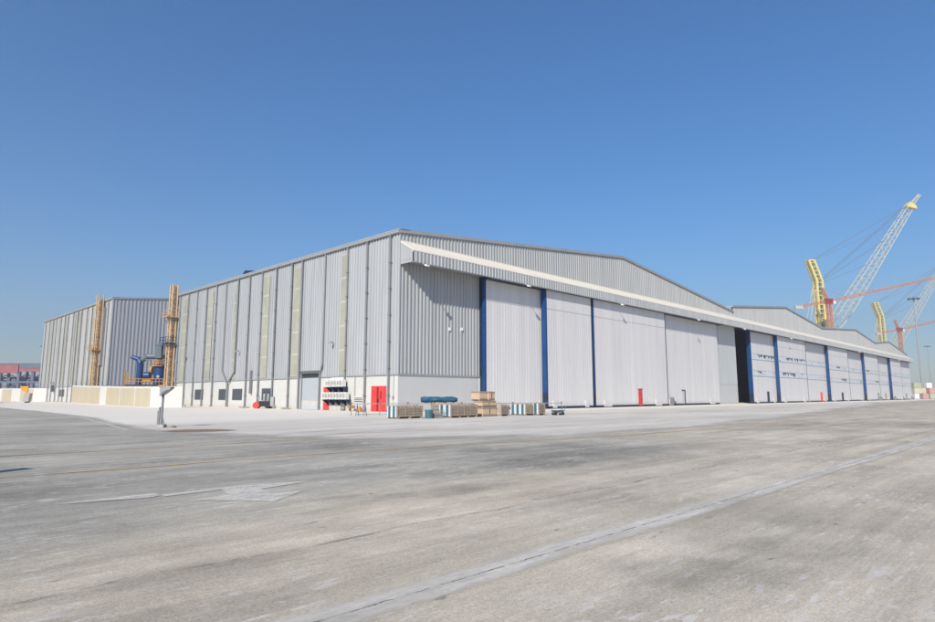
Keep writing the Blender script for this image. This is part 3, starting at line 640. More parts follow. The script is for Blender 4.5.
h3 = row_hangar('third hangar along the row, its gable peaking below the yellow crane mast', 150.4, 214.0, 187.3, 20.25, 19.9, 22.6,
    [(147.75,168.0,-1.60,dict(bands=BND2,wicket=(158.5,'post'),broken=((155.0,158.4,0),(159.5,163.8,1)))), (167.4,188.3,-.80,dict(bands=BND2,end=False)), (187.85,207.2,-1.60,dict(bands=BND2,broken=((188.6,193.5,0),(201.5,204.8,1)),wicket=(203.0,'thin'),drive=(206.0,)))])
h4 = row_hangar('farthest hangar of the row, at the right end beside the light masts', 214.0, 270.0, 236.5, 20.0, 18.4, 21.8,
    [(206.6,226.6,-.80,dict(bands=BND2,end=False,wicket=(218.5,'thin'),drive=(209.5,))), (226.7,245.2,-1.60,dict(bands=BND2,drive=(228.6,))), (244.8,268.3,-.80,dict(bands=BND2,end=False,wicket=(255.5,'thin'),drive=(247.5,266.5)))], last=True)
MB().box(268.35,269.9,-.3,.25,0,15.31).build('jamb', M['pier'], h4)

# ------------------------------------------------------------------ rear hangar at the left
YB = 95.3; YE = 156.5; HB = 22.2
hb = thing('aircraft_hangar', 'separate hangar standing at the left behind, with a dark slate gable wall', 'hangar', (0,YB,0), 0, None, local=False)
side_wall(hb, YB, YE, HB, [], M['clad_b2'], M['plinth'], pitch=.8)
eave(hb, YB, YE, HB)
y = YB+2.2; k = 0
while y < YE-1:
    downpipe(hb, y, HB); y += (3.9, 4.6, 3.4)[k % 3]; k += 1
for ya, yb in ((107,109.2),(112.5,114.4),(119,120.8),(123.5,125.6),(131,133),(137.5,139.6),(146,148)): 
    MB().box(-.16,-.133,ya,yb,3.9,21.3).build('skylight', M['grp'], hb)
lv = MB().box(-.10,-.031,128.8,133.2,1.4,3.1).build('louvre', M['louvre'], hb)
MB().box(-.5,-.11,99.4,101.2,8,20.5).build('cable_tray', M['pipe'], hb)
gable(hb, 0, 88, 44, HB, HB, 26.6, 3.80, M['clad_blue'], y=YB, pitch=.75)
MB().box(-.029,88,YB-.03,YB+.25,0,3.755).build('front_plinth', M['plinth'], hb)
MB().box(-.128,88,YB-.13,YB-.002,3.70,3.799).build('drip_flashing', M['trim'], hb)
MB().box(-.20,.06,YB-.16,YB-.02,3.83,HB-.3).build('corner_flashing', M['clad_b2'], hb)
roof(hb, 0, 88, 44, HB, HB, 26.6, YB, YE, .6)
MB().box(.26,88,YE-.25,YE,0,HB-.5).build('rear_wall', M['clad_b2'], hb)
MB().tube((-.1,YE-.3,15.0),(-.7,YE-.3,15.4),.10,8).sphere((-.7,YE-.3,15.4),.25).build('wall_lamp', M['lampgrey'], hb)

# ------------------------------------------------------------------ caged ladder towers
def ladder_tower(label, loc, H, wy, wx, mats, platform, cage):
    t = thing('ladder_tower', label, 'ladder tower', loc, 0, 'yellow ladder towers by the hangars')
    m = MB()
    for x in (-wx/2, wx/2):
        for y in (-wy/2, wy/2): m.beam((x,y,0),(x,y,H),.16,.16)
    m.build('uprights', mats, t)
    m = MB(); z = .8; k = 0
    while z < H-.8:
        for (a, b) in (((-wx/2,-wy/2),(-wx/2,wy/2)),((-wx/2,-wy/2),(wx/2,-wy/2)),((wx/2,-wy/2),(wx/2,wy/2)),((-wx/2,wy/2),(wx/2,wy/2))):
            m.beam((*a,z),(*b,z),.09,.09)
            m.beam((*(a if k % 2 else b),z),(*(b if k % 2 else a),z+1.5),.07,.07)
        z += 1.5; k += 1
    m.build('bracing', mats, t)
    m = MB()
    for x in (-.25,.25): m.tube((x-wx*.1,-.1,0),(x-wx*.1,-.1,H+.2),.035,6)
    for i in range(int(H/.3)): m.tube((-.25-wx*.1,-.1,.2+i*.3),(.25-wx*.1,-.1,.2+i*.3),.02,5)
    m.build('ladder', mats, t)
    m = MB()
    for i in range(int(H/.9)-3):
        z = 2.6+i*.9; pts = [(-.3-wx*.1+.4*math.cos(a)+.25,.0-.45*math.sin(a)-.05,z) for a in [math.pi*q/6 for q in range(7)]]
        m.path(pts, .025, 5)
    m.build('cage_hoops', mats, t)
    # sheet panels that close the back of the shaft
    m = MB()
    for i in range(int(H/2.0)):
        m.box(-wx*.12,wx/2-.05,-wy*.30,wy*.36,.2+i*2.0,2.17+i*2.0)
    m.build('shaft_panels', M['shaft'], t)
    for z, mm, w in platform:
        p = MB().box(-wx/2-.8,wx/2+.05,-wy/2-.5,wy/2+.4,z,z+.14).build('platform', mm, t)
        r_ = MB()
        for zz in (z+.55,z+1.05):
            r_.path([(-wx/2-.9,-wy/2-.7,zz),(-wx/2-.9,wy/2+.5,zz),(wx/2,wy/2+.5,zz)],.04,6); r_.tube((-wx/2-.9,-wy/2-.7,zz),(wx/2,-wy/2-.7,zz),.04,6)
        for x, y in ((-wx/2-.9,-wy/2-.7),(-wx/2-.9,wy/2+.5),(wx/2,-wy/2-.7),(-wx/2-.9,0)): r_.tube((x,y,z),(x,y,z+1.05),.04,6)
        r_.build('guard_rail', mm if w else M['orange'], p)
        MB().beam((-wx/2-.8,-wy/2,z),(-wx/2,-wy/2,z-1.0),.1,.1).beam((-wx/2-.8,wy/2,z),(-wx/2,wy/2,z-1.0),.1,.1).build('struts', M['post'], p)
    return t
ladder_tower('tall yellow ladder tower with a blue platform at the far end of the nearest hangar', (-.85,59.0,0), 20.2, 1.15, .85, M['yellow'], [(10.2,M['cabinet_blue'],True),(14.6,M['yellow'],True)], True)
ladder_tower('tall yellow ladder tower with an orange platform against the rear left hangar', (-1.0,101.0,0), 23.3, 1.5, .95, M['yellow'], [(11.2,M['orange'],False)], True)

# ------------------------------------------------------------------ air conditioners on the long wall
def make_ac(label):
    a = thing('air_conditioner', label, 'air conditioner', (0,0,0), 0, 'air conditioners on the wall')
    MB().box(-.80,-.30,-.50,.50,0,.78).build('casing', M['offwhite'], a, bevel=.02)
    m = MB()
    for r in (.12,.22,.32):
        pts = [(-.815,-.12+r*math.cos(t),.40+r*math.sin(t)) for t in [2*math.pi*k/14 for k in range(15)]]; m.path(pts,.012,5)
    for k in range(4):
        t = math.pi*k/4; m.tube((-.815,-.12-.33*math.cos(t),.40-.33*math.sin(t)),(-.815,-.12+.33*math.cos(t),.40+.33*math.sin(t)),.01,5)
    m.build('fan_grille', M['lampgrey'], a)
    MB().box(-.812,-.801,.28,.46,.2,.62).build('service_panel', M['rubble'], a)
    m = MB()
    for y in (-.44,.44): m.prism([(-.85,-.03),(-.02,-.03),(-.02,-.62),(-.12,-.62),(-.72,-.14),(-.85,-.14)],'y',y-.04,y+.04)
    m.box(-.86,-.02,-.39,.39,-.08,-.03)
    m.build('bracket', M['navy'], a)
    return a
ac = None
for z, ys, nm in ((2.60,(11.3,10.15,9.05),'upper'),(1.22,(11.85,10.7,9.55,8.4),'lower')):
    for i, y in enumerate(ys):
        pos = ('left end of the %s row', 'second from the left in the %s row', 'third from the left in the %s row', 'right end of the %s row')[i if not (nm == 'upper' and i == 2) else 3] % nm
        lab = 'white air conditioner on navy wall bracket, ' + pos
        if ac is None: ac = make_ac(lab); ac.location = (-.03,y,z)
        else: dup(ac, (-.03,y,z), None, lab)
bd = MB().box(-.07,-.031,8.8,11.95,3.4,3.69).build('header_board', M['white'], hg)
single(MB().box(-.05,.05,-.05,.05,0,.55).box(-.15,.15,-.15,.15,.551,.60), 'support_stand', M['post'], 'short grey stand under the lower row of wall units', 'stand', (-.55,9.0,0))

# ------------------------------------------------------------------ boundary walls of the plant yard
def wall_run(label, pts, kinds, zs, loc):
    """pts: ground points; kinds: c cream panel, w white; each stretch a leaf of the same wall"""
    t = thing('boundary_wall', label, 'wall', loc, 0, None, local=False)
    white = MB()
    for (a, b, k, za, zb) in zip(pts, pts[1:], kinds, zs, zs[1:]):
        a = Vector(a); b = Vector(b); d = (b-a).normalized(); n = Vector((d.y,-d.x))
        if n.dot(Vector((-.7,-.7))) < 0: n = -n
        def slab(mb, p, q, t0, t1, z0a, z0b, z1a, z1b):
            mb.add([(*(p-n*t1),z0a),(*(q-n*t1),z0b),(*(q+n*t0),z0b),(*(p+n*t0),z0a),(*(p-n*t1),z1a),(*(q-n*t1),z1b),(*(q+n*t0),z1b),(*(p+n*t0),z1a)],
                   [(0,3,2,1),(4,5,6,7),(0,1,5,4),(1,2,6,5),(2,3,7,6),(3,0,4,7)])
        slab(white, a, b, 0, .22, 0, 0, za, zb)
        if k == 'c':
            g_ = min(.32, (b-a).length*.06)
            p = MB(); slab(p, a+d*g_, b-d*g_, .05, -.004, .12, .12, za-.28, zb-.28); pn = p.build('panel', M['wallcream'], t)
            rb = MB(); L = (b-a).length-2*g_; nr = max(4, int(L/.55))
            for i in range(1, nr):
                q = a+d*(g_+L*i/nr); zq = za+(zb-za)*i/nr
                slab(rb, q-d*.06, q+d*.06, .075, -.0505, .14, .14, zq-.30, zq-.30)
            rb.build('ribs', M['wallcream'], pn)
    o = white.build('wall', M['wallwhite'], t)
    return t
wall_run('white yard wall with six cream ribbed panels between the two left hangars',
    [(-5.47,40.6),(-8.55,43.73),(-8.3,51.14),(-7.32,61.52),(-5.92,73.63),(-5.24,79.82),(-3.08,95.56),(-1.7,108.2),(-.35,120.3)],
    ['w','c','c','c','w','c','c','c'], [2.90,2.90,2.98,3.1,3.3,3.4,3.6,3.8,4.0], (-5,70,0))
wall_run('far left white wall with cream bays, running out of frame behind the yellow sign',
    [(1.2,146.2),(-1.17,149.6),(-2.11,151.0),(-3.0,155.5),(-3.9,157.8),(-4.8,163.5),(-6.2,169.8),(-16,185)],
    ['w','w','c','c','w','c','w'], [3.6]*8, (-2,150,0))
single(MB().box(-.5,.5,-.06,.06,0,.16), 'cable_tray_lid', M['orange'], 'small orange strip lying on top of the white yard wall', 'strip', (-7.6,42.6,2.93), R(-45))
gp = thing('gate_post', 'dark gate post with a box at its top between the two left walls', 'gate post', (.2,139.0,0))
MB().box(-.18,.18,-.18,.18,0,5.4).build('post', M['post'], gp)
MB().box(-.95,-.19,-.35,.35,2.6,4.3).build('control_box', M['louvre'], gp)
MB().prism([(-1.3,4.6),(-.19,4.7),(-.19,5.2),(-1.2,5.0)],'y',-.3,.3).build('lamp_head', M['lampgrey'], gp)

# amber sign on grey box
sg = thing('marker_post', 'grey concrete block with an amber wedge sign in front of far left wall', 'marker', (-8.8,121.0,0), R(-45))
MB().prism([(-.75,.25),(.55,.25),(.75,2.15),(-.55,2.15)],'y',-.5,.5).build('block', M['concrete'], sg, bevel=.04)
MB().box(-.35,.35,-.35,.35,0,.249).build('foot', M['black'], sg)
MB().prism([(-1.9,3.7),(.0,3.75),(.0,2.35),(-.6,2.35),(-1.7,3.1)],'y',-.1,.1).build('sign_plate', M['amber'], sg)
MB().tube((-.3,0,2.15),(-.3,0,2.6),.08,6).build('bracket', M['post'], sg)

# ------------------------------------------------------------------ floodlight post on the tarmac
fp = thing('floodlight_post', 'short weathered floodlight post on a concrete foot out on the tarmac', 'floodlight', (-27.4,-14.3,0), R(-45.6))
MB().box(-.20,.20,-.20,.20,0,.16).build('foot', M['concrete'], fp, bevel=.02)
MB().beam((-.02,0,.16),(.0,0,1.75),.09,.09).build('column', M['post'], fp)
MB().beam((-.16,0,.16),(-.13,0,1.05),.07,.07).beam((-.14,0,.4),(-.01,0,.75),.04,.04).beam((-.14,0,.75),(-.01,0,.4),.04,.04).beam((.13,0,.16),(.0,0,.6),.05,.05).build('bracing', M['post'], fp)
hd = MB().prism([(-.10,1.62),(.12,1.76),(.46,2.02),(.44,2.10),(-.10,2.10)],'y',-.22,.22).build('lamp_head', M['lampgrey'], fp)
MB().prism([(.0,1.72),(.12,1.745),(.34,1.93),(.28,1.95),(.02,1.78)],'y',-.24,-.221).build('lens', M['louvre'], hd)
MB().box(-.13,-.101,-.18,.18,1.7,2.08).build('rear_plate', M['offwhite'], hd)
MB().tube((-.22,0,.1),(-.22,0,.85),.03,6).build('conduit', M['galv'], fp)
single(MB().sphere((0,0,.05),.12,8,5,.6).sphere((.15,.05,.04),.08,8,5,.6), 'rubble_stones', M['rubble'], 'small stones lying beside the floodlight post foot', 'stones', (-27.0,-14.75,0))

# ------------------------------------------------------------------ packing crates in front of the corner
def crate(label, loc, L, W, H, wrap_n, rz=0, slats=True, grp='packing crates in front of the corner'):
    c = thing('packing_crate', label, 'crate', loc, rz, grp)
    MB().box(0,L,0,W,.12,H).build('load', M['slat'], c)
    m = MB()
    for k in range(max(2, int(L/.8)+1)): x = .1+k*(L-.2)/max(1, int(L/.8)); m.box(x-.06,x+.06,-.03,W+.03,0,.118)
    m.build('bearers', M['timber'], c)
    m = MB(); n = max(2, int(H/.22))
    for k in range(n):
        z = .16+k*(H-.2)/n; m.box(.02,L-.02,-.035,-.002,z,z+(H-.2)/n*.62)
    for k in range(max(2, int(L/.6)+1)): x = .05+k*(L-.1)/max(1, int(L/.6)); m.box(x-.04,x+.04,-.07,-.036,.13,H+.02)
    m.build('slats', M['timber'], c)
    m = MB()
    for k in range(int(L/.28)): m.box(.03+k*.28,.03+k*.28+random.uniform(.12,.24),.02,W-.02,H+.001,H+random.uniform(.03,.10))
    m.build('boards', M['slat'], c)
    if wrap_n:
        e = MB().box(-.05,-.002,0,W,.10,H).build('end_wrap', M['wrap'], c)
        m = MB()
        for k in range(wrap_n): y = W*(k+.5)/wrap_n; m.box(-.065,-.051,y-W/wrap_n*.24,y+W/wrap_n*.24,.10,H+.01)
        m.build('straps', M['teal'], e)
    return c
crate('long slatted crate with striped end wrap, leftmost of the row', (-11.45,-13.95,0), 2.35, 1.05, .90, 2, R(-2))
crate('longest slatted crate with teal and white striped end, under the blue tarpaulin', (-7.45,-15.3,0), 2.95, 1.15, .95, 2, R(1.5))
crate('grey wire sided crate right of the tall box stack', (-1.83,-15.3,0), 1.1, .7, .88, 0, R(5))
crate('short slatted crate with three striped bands on its end', (.78,-15.72,0), 1.25, 1.65, .92, 3, R(-3))
crate('small slatted crate at the right end of the row', (1.85,-16.25,0), .95, .55, 1.0, 1, R(4))
# small items between the crates
b = thing('wire_basket', 'low grey wire basket between the two long crates', 'basket', (-8.65,-14.9,0), 0)
m = MB()
for z in (.05,.3,.55): m.path([(0,0,z),(.9,0,z),(.9,.7,z),(0,.7,z),(0,0,z)],.022,5)
for q in range(7): m.tube((q*.15,0,.05),(q*.15,0,.55),.015,5); m.tube((q*.15,.7,.05),(q*.15,.7,.55),.015,5)
m.build('mesh_frame', M['galv'], b); MB().box(.08,.82,.08,.62,.06,.34).build('contents', M['slat'], b)
dr = single(MB().tube((0,0,.02),(0,0,.62),.28,14).tube((0,0,.2),(0,0,.24),.295,14).tube((0,0,.44),(0,0,.48),.295,14), 'steel_drum', M['teal'], 'dark teal drum standing beside the leftmost slatted crate', 'drum', (-9.1,-14.75,0))
tp = thing('tarpaulin_roll', 'long blue rolled tarpaulin resting above the crates', 'tarpaulin', (-7.0,-13.6,0), R(-33))
m = MB(); nr = 25; na = 16
vs_ = []
for k in range(nr):
    x = -1.1+k*2.5/(nr-1)
    for q in range(na):
        a = 2*math.pi*q/na; r0 = .235+.012*math.sin(k*.9)+.02*math.sin(3*a+k*.5)+.01*math.sin(7*a-k*.8); r0 *= 1-.35*max(0,(k-21)/3.)
        vs_.append((x, r0*math.cos(a)+.02*math.sin(k*.3), 1.33+r0*math.sin(a)*.92))
m.add(vs_, [(k*na+q, k*na+(q+1)%na, (k+1)*na+(q+1)%na, (k+1)*na+q) for k in range(nr-1) for q in range(na)]+[tuple(range(na)), tuple((nr-1)*na+q for q in range(na))])
m.build('roll', M['tarp'], tp, smooth=True)
MB().tube((-1.42,0,1.33),(-1.06,0,1.34),.2,12,.25).build('folded_end', M['tarp'], tp)
crate('grey slatted crate standing behind, with the blue tarpaulin roll on it', (-7.7,-13.55,0), 2.0, .62, 1.07, 0, R(-33))
# stack of plywood boxes
def pbox(label, loc, L, W, H, rz=0, straps=True):
    c = thing('plywood_box', label, 'box', loc, rz, 'stacked plywood boxes')
    MB().box(0,L,0,W,.08,H).build('body', M['carton'], c, bevel=.015)
    MB().box(.0,L,.02,.12,0,.078).box(.0,L,W-.12,W-.02,0,.078).build('skids', M['timber'], c)
    if straps:
        m = MB()
        for x in (L*.5,): m.box(x-.03,x+.03,-.012,W+.012,.075,H+.012)
        m.build('strap', M['black'], c)
    m = MB().box(-.018,-.001,0,W,H-.12,H).box(0,L,-.018,-.001,H-.12,H).box(0,L,-.018,-.001,.08,.18)
    m.build('battens', M['timber'], c); return c
pbox('lower plywood box in the stack, resting on the ground', (-3.55,-14.95,0), 1.6, .95, .72)
pbox('middle plywood box in the stack, with battens', (-3.55,-14.9,.73), 1.6, .9, .50)
pbox('topmost plywood box on the tall stack, right half', (-2.65,-14.75,1.24), .72, .75, .72)
pbox('topmost plywood box on the tall stack, larger left half', (-3.55,-14.6,1.24), .86, .95, .74, 0, False)
# hand trolley
ht = thing('hand_trolley', 'low blue flat trolley with black wheels at the right end of the crates', 'trolley', (2.95,-17.1,0), R(-20))
ht.scale = (.8,.8,.8)
MB().box(0,1.3,0,.7,.42,.52).build('deck', M['teal'], ht)
for x in (.2,1.1):
    for y in (.1,.6): MB().tube((x,y-.05,.17),(x,y+.05,.17),.17,12).build('wheel', M['black'], ht)
MB().path([(1.3,.1,.5),(1.55,.1,.95),(1.55,.6,.95),(1.3,.6,.5)],.025,6).build('handle', M['post'], ht)
MB().box(.1,1.2,.1,.6,.2,.41).build('chassis', M['post'], ht)
# pipe rail behind the crates
rl = thing('pipe_railing', 'long thin grey pipe rail on legs running behind the crates', 'railing', (0,0,0), 0, None)
P0 = Vector((-9.9,-6.2,0)); P1 = Vector((6.3,-15.4,0)); dd = (P1-P0)
m = MB().tube(P0+Vector((0,0,.98)), P1+Vector((0,0,.98)), .03, 6)
m.build('top_rail', M['galv'], rl); MB().tube(P0+dd*.02+Vector((0,0,.12)), P0+dd*.2+Vector((0,0,.12)), .025, 6).build('lower_rail', M['galv'], rl)
for k in range(9):
    p = P0+dd*(k/8)
    MB().tube(p, p+Vector((0,0,1.05)), .03, 6).box(p.x-.06,p.x+.06,p.y-.06,p.y+.06,.98,1.10).build('post', M['post'], rl)
# folding trestle and barrow by the wall
tr = thing('folding_trestle', 'grey folding trestle standing by the white plinth left of the double door', 'trestle', (-9.45,-6.95,0), R(-40))
for x in (-.32,.32): MB().beam((x-.1,-.28,0),(x,0,.95),.05,.05).beam((x+.1,.28,0),(x,0,.95),.05,.05).build('leg', M['post'], tr)
MB().beam((-.6,0,.97),(.6,0,.97),.1,.07).build('top_bar', M['galv'], tr)
MB().beam((-.35,-.2,.35),(.35,-.2,.35),.04,.04).build('stretcher', M['red_dark'], tr)
wb = thing('hand_barrow', 'small orange barrow parked against the white wall', 'barrow', (-.95,6.6,0), R(70))
MB().prism([(-.35,.3),(.35,.3),(.5,.62),(-.5,.62)],'y',-.3,.3).build('tray', M['orange'], wb)
MB().tube((.5,-.05,.18),(.5,.05,.18),.18,12).build('wheel', M['black'], wb)
MB().tube((-.9,-.25,.55),(.4,-.2,.3),.025,6).tube((-.9,.25,.55),(.4,.2,.3),.025,6).tube((-.45,-.25,0),(-.3,-.25,.35),.025,6).tube((-.45,.25,0),(-.3,.25,.35),.025,6).build('handles', M['post'], wb)
single(MB().box(-.18,.18,-.18,.18,0,.4).tube((0,0,.401),(0,0,.62),.07,8), 'jerry_can', M['orange'], 'small orange can beside the barrow at the wall', 'can', (-.7,5.4,0), .3)

# red wheeled welding set by the louvre
ws = thing('welding_trolley', 'black and red trolley with two gas bottles below a wall louvre', 'trolley', (-1.1,25.9,0), R(-45))
MB().box(-.3,1.1,-.4,.4,.25,.95).build('engine_box', M['black'], ws, bevel=.03)
MB().tube((-.65,-.45,.42),(-.65,.45,.42),.42,16).build('wheel', M['red'], ws)
MB().tube((.8,-.5,.28),(.8,-.4,.28),.28,14).tube((.8,.4,.28),(.8,.5,.28),.28,14).build('rear_wheel', M['black'], ws)
for x in (.25,.75):
    g_ = MB().tube((x,0,.95),(x,0,1.75),.16,12).sphere((x,0,1.75),.16,12,6).build('gas_bottle', M['galv'], ws)
    MB().tube((x,0,1.9),(x,0,2.05),.05,8).box(x-.12,x+.12,-.05,.05,2.051,2.12).build('valve', M['black'], g_)
MB().path([(-.3,-.3,.9),(-.5,-.3,1.5),(-.5,.3,1.5),(-.3,.3,.9)],.035,6).build('handle', M['galv'], ws)
MB().box(1.12,1.55,-.35,.35,.3,1.5).build('control_cabinet', M['galv'], ws)
MB().tube((1.6,-.4,.25),(1.6,.4,.25),.22,12).build('castor', M['post'], ws)
# small heaps lying along the wall foot
def heap(label, loc, s):
    m = MB()
    for k in range(6): m.sphere(((k-2.5)*.2*s, random.uniform(-.08,.08)*s, .10*s), random.uniform(.14,.25)*s, 7, 4, .7)
    return single(m, 'debris_heap', M['rubble'], label, 'debris', loc, R(-60), 'heaps of debris at the wall foot')
heap('dark debris heap at the foot of the wall beside the white yard wall', (-.8,52.6,0), .9)
heap('debris heap on the ground between louvres at the wall foot', (-1.0,30.6,0), .8)
heap('debris heap beside the roller shutter', (-1.0,19.8,0), .8)
for loc, lab in (((-1.0,20.7,0),'low concrete block on the ground left of the roller shutter'), ((-1.0,32.0,0),'low concrete block on the ground below the lamp bracket')):
    single(MB().box(-.5,.5,-.2,.2,0,.2), 'concrete_block', M['concrete'], lab, 'block', loc, R(70), bevel=.02)

# ------------------------------------------------------------------ dust collection plant behind the yard wall
RZ = math.atan2(-.71428, .69986)
dc = thing('dust_collector', 'blue and grey dust collector plant with orange guard rails behind the yard wall', 'dust collector', (3.7,81.2,0), RZ)
u = lambda q: (q-147.)*.215
m = MB()
for x in (u(130), u(140), u(152), u(161)):
    for y in (-1,1): m.beam((x,y,0),(x,y,3.5),.2,.2)
m.build('legs', M['post'], dc)
MB().box(u(128),u(162),-1.5,1.5,3.5,3.75).build('deck', M['navy'], dc)
m = MB().tube((u(137),0,3.75),(u(137),0,8.0),.62,14).tube((u(137),0,8.0),(u(135.6),0,8.7),.62,14,.5).tube((u(135.6),0,8.7),(u(128.5),0,9.2),.5,14,.35)
m.build('elbow_duct', M['cabinet_blue'], dc, smooth=False)
MB().tube((u(138.5),0,8.6),(u(143),0,9.3),.55,14).tube((u(143),0,9.3),(u(153),0,9.3),.5,14).box(u(139),u(153),-.35,.35,8.55,8.75).build('cross_duct', M['duct'], dc)
hop = MB().prism([(-1.1,8.9),(1.1,8.9),(1.3,11.4),(-1.3,11.4)],'x',u(152.5),u(158.2)).box(u(151.8),u(159),-1.4,1.4,11.41,11.7).build('filter_hopper', M['duct'], dc)
MB().prism([(u(158.3),9.3),(u(161.5),9.8),(u(163),11.5),(u(158.3),11.5)],'y',-.8,.8).build('side_chute', M['louvre'], dc)
vs = MB().tube((u(155.4),0,3.76),(u(155.4),0,7.2),1.0,18).tube((u(155.4),0,7.2),(u(155.4),0,7.7),1.0,18,.5).build('vessel', M['cabinet_blue'], dc)
MB().tube((u(155.4),0,7.7),(u(155.4),0,8.9),.35,10).build('neck', M['navy'], vs)
MB().tube((u(156.5),-1.0,5.3),(u(156.5),-1.15,5.3),.3,12).build('hatch', M['galv'], vs)
MB().tube((u(159.8),0,3.76),(u(159.8),0,9.0),.3,10).tube((u(162),.2,3.76),(u(161.6),.2,8.4),.12,8).build('riser_pipes', M['black'], dc)
MB().tube((u(142.5),-.3,5.5),(u(147.5),-.3,5.5),.75,14).build('fan_motor', M['cabinet_blue'], dc)
MB().tube((u(146.8),.3,6.6),(u(148.5),.3,6.6),.85,14).build('fan_casing', M['orange'], dc)
MB().box(u(141.5),u(149),-.6,.6,4.4,4.74).build('motor_bed', M['orange'], dc)
m = MB()
for z in (4.3,4.85): m.path([(u(127.5),-1.5,z),(u(162),-1.5,z),(u(162),1.5,z),(u(127.5),1.5,z),(u(127.5),-1.5,z)],.06,6)
for k in range(12): x = u(127.5)+(u(162)-u(127.5))*k/11; m.tube((x,-1.5,3.75),(x,-1.5,4.85),.06,6)
for z in (8.0,8.5): m.path([(u(151),-1.4,z),(u(159.5),-1.4,z),(u(159.5),1.4,z)],.06,6)
for k in range(5): x = u(151)+k*.44; m.tube((x,-1.4,7.4),(x,-1.4,8.5),.06,6)
m.box(u(151),u(160),-1.45,1.45,7.3,7.4)
m.beam((u(127.5),-1.5,3.8),(u(127.5),-1.5,6.4),.25,.25).beam((u(130),-1.5,3.8),(u(130),-1.5,6.2),.2,.2)
m.build('guard_rails', M['orange'], dc)

# ------------------------------------------------------------------ far things placed by distance
CAM = Vector((-39.4644,-48.4296,1.65)); FH = Vector((.71428,.69986,0)); RT = Vector((.69986,-.71428,0))
def far(r, D): p = CAM+FH*D+RT*r; return Vector((p.x,p.y,0))
def lattice(mb, p0, p1, w0, w1, n, rc, rd, side=Vector((0,1,0))):
    """square lattice boom from p0 to p1"""
    p0 = Vector(p0); p1 = Vector(p1); d = (p1-p0).normalized(); a = d.cross(side).normalized(); b = side
    def c(t, i): 
        w = w0+(w1-w0)*t if not callable(w0) else w0(t)
        s_ = ((-1,-1),(1,-1),(1,1),(-1,1))[i]; return p0+(p1-p0)*t+a*(s_[0]*w/2)+b*(s_[1]*w/2)
    for i in range(4):
        for k in range(n):
            mb.tube(c(k/n,i), c((k+1)/n,i), rc, 4)
            j = (i+1) % 4
            mb.tube(c(k/n,i if k % 2 else j), c((k+1)/n,j if k % 2 else i), rd, 4)
            mb.tube(c(k/n,i), c(k/n,j), rd, 4)
def heavy_crane(label, r0, D):
    t = thing('heavy_lift_crane', label, 'crane', far(r0, D), RZ, 'yellow heavy lift cranes behind the hangars')
    # mast: two yellow box legs with a ladder-like web, bent backwards at the knee
    m = MB()
    for x in (-1.85,1.85):
        for y in (-1.9,1.9): m.beam((x,y,0),(x+.2,y,80.5),1.45,1.3); m.beam((x+.2,y,80.0),(x-4.2,y,94.5),1.45,1.3)
    for k in range(26):
        z = 1.5+k*3.1
        for y in (-1.9,1.9): m.beam((-1.9,y,z),(1.9,y,z),.35,.5)
        m.beam((-1.85,-1.9,z),(-1.85,1.9,z),.5,.5); m.beam((1.85,-1.9,z),(1.85,1.9,z),.5,.5)
    for k in range(5):
        f = .1+k*.2; z = 80.3+14*f; x = .2-4.3*f
        for y in (-1.9,1.9): m.beam((x-1.9,y,z),(x+1.9,y,z),.35,.5)
    m.beam((-6.3,0,94.6),(-1.6,0,94.6),5.2,.9)
    m.build('mast', M['crane_y'], t)
    w = MB()
    for z0, z1 in ((14,34),(38,52),(56,70),(72,79)): w.box(-.9,1.0,-1.2,1.2,z0,z1)
    w.build('ladder_shaft', M['louvre'], t)
    b = MB(); foot = Vector((-.5,0,35)); head = Vector((68,0,132))
    lattice(b, foot, head, lambda q: 1.5+6.0*min(1,q/.22) if q < .22 else 7.5-3.6*max(0,(q-.3)/.7), 0, 26, .21, .11)
    jb = b.build('boom', M['crane_pale'], t)
    j = MB(); lattice(j, (68.5,0,133), (77.0,0,142.5), 2.2, 1.4, 5, .16, .10); j.build('jib', M['crane_pale'], jb)
    MB().prism([(65.4,133.5),(68.5,136.8),(72.5,134.2),(73.0,131.6),(68.2,132.8)],'y',-2,2).build('boom_head', M['crane_y'], jb)
    q = MB()
    for y in (-2.2,2.2):
        q.tube((-4.2,y,94.3),(66,y,134),.10,4).tube((-4.2,y,93.8),(57,y,121),.07,4)
        q.tube((2,y,80.5),(66,y,134),.16,4).tube((2,y,79.5),(50,y,110),.10,4).tube((2,y,78.5),(40,y,94),.07,4)
    q.build('pendant_ropes', M['wire'], t)
    s_ = MB()
    for y in (-2.5,2.5): s_.tube((-1.6,y,79),(-12,y,38),.17,4).tube((-1.6,y,79),(-7.5,y,38),.14,4)
    s_.build('back_stays', M['crane_pale'], t)
    MB().box(-14,14,-8,8,0,3.5).box(-13,5,-6,6,3.5,38).build('base_housing', M['crane_y'], t)
    return t
c1 = heavy_crane('larger yellow crane mast with a long pale lattice boom, left of the two', 243.0, 420)
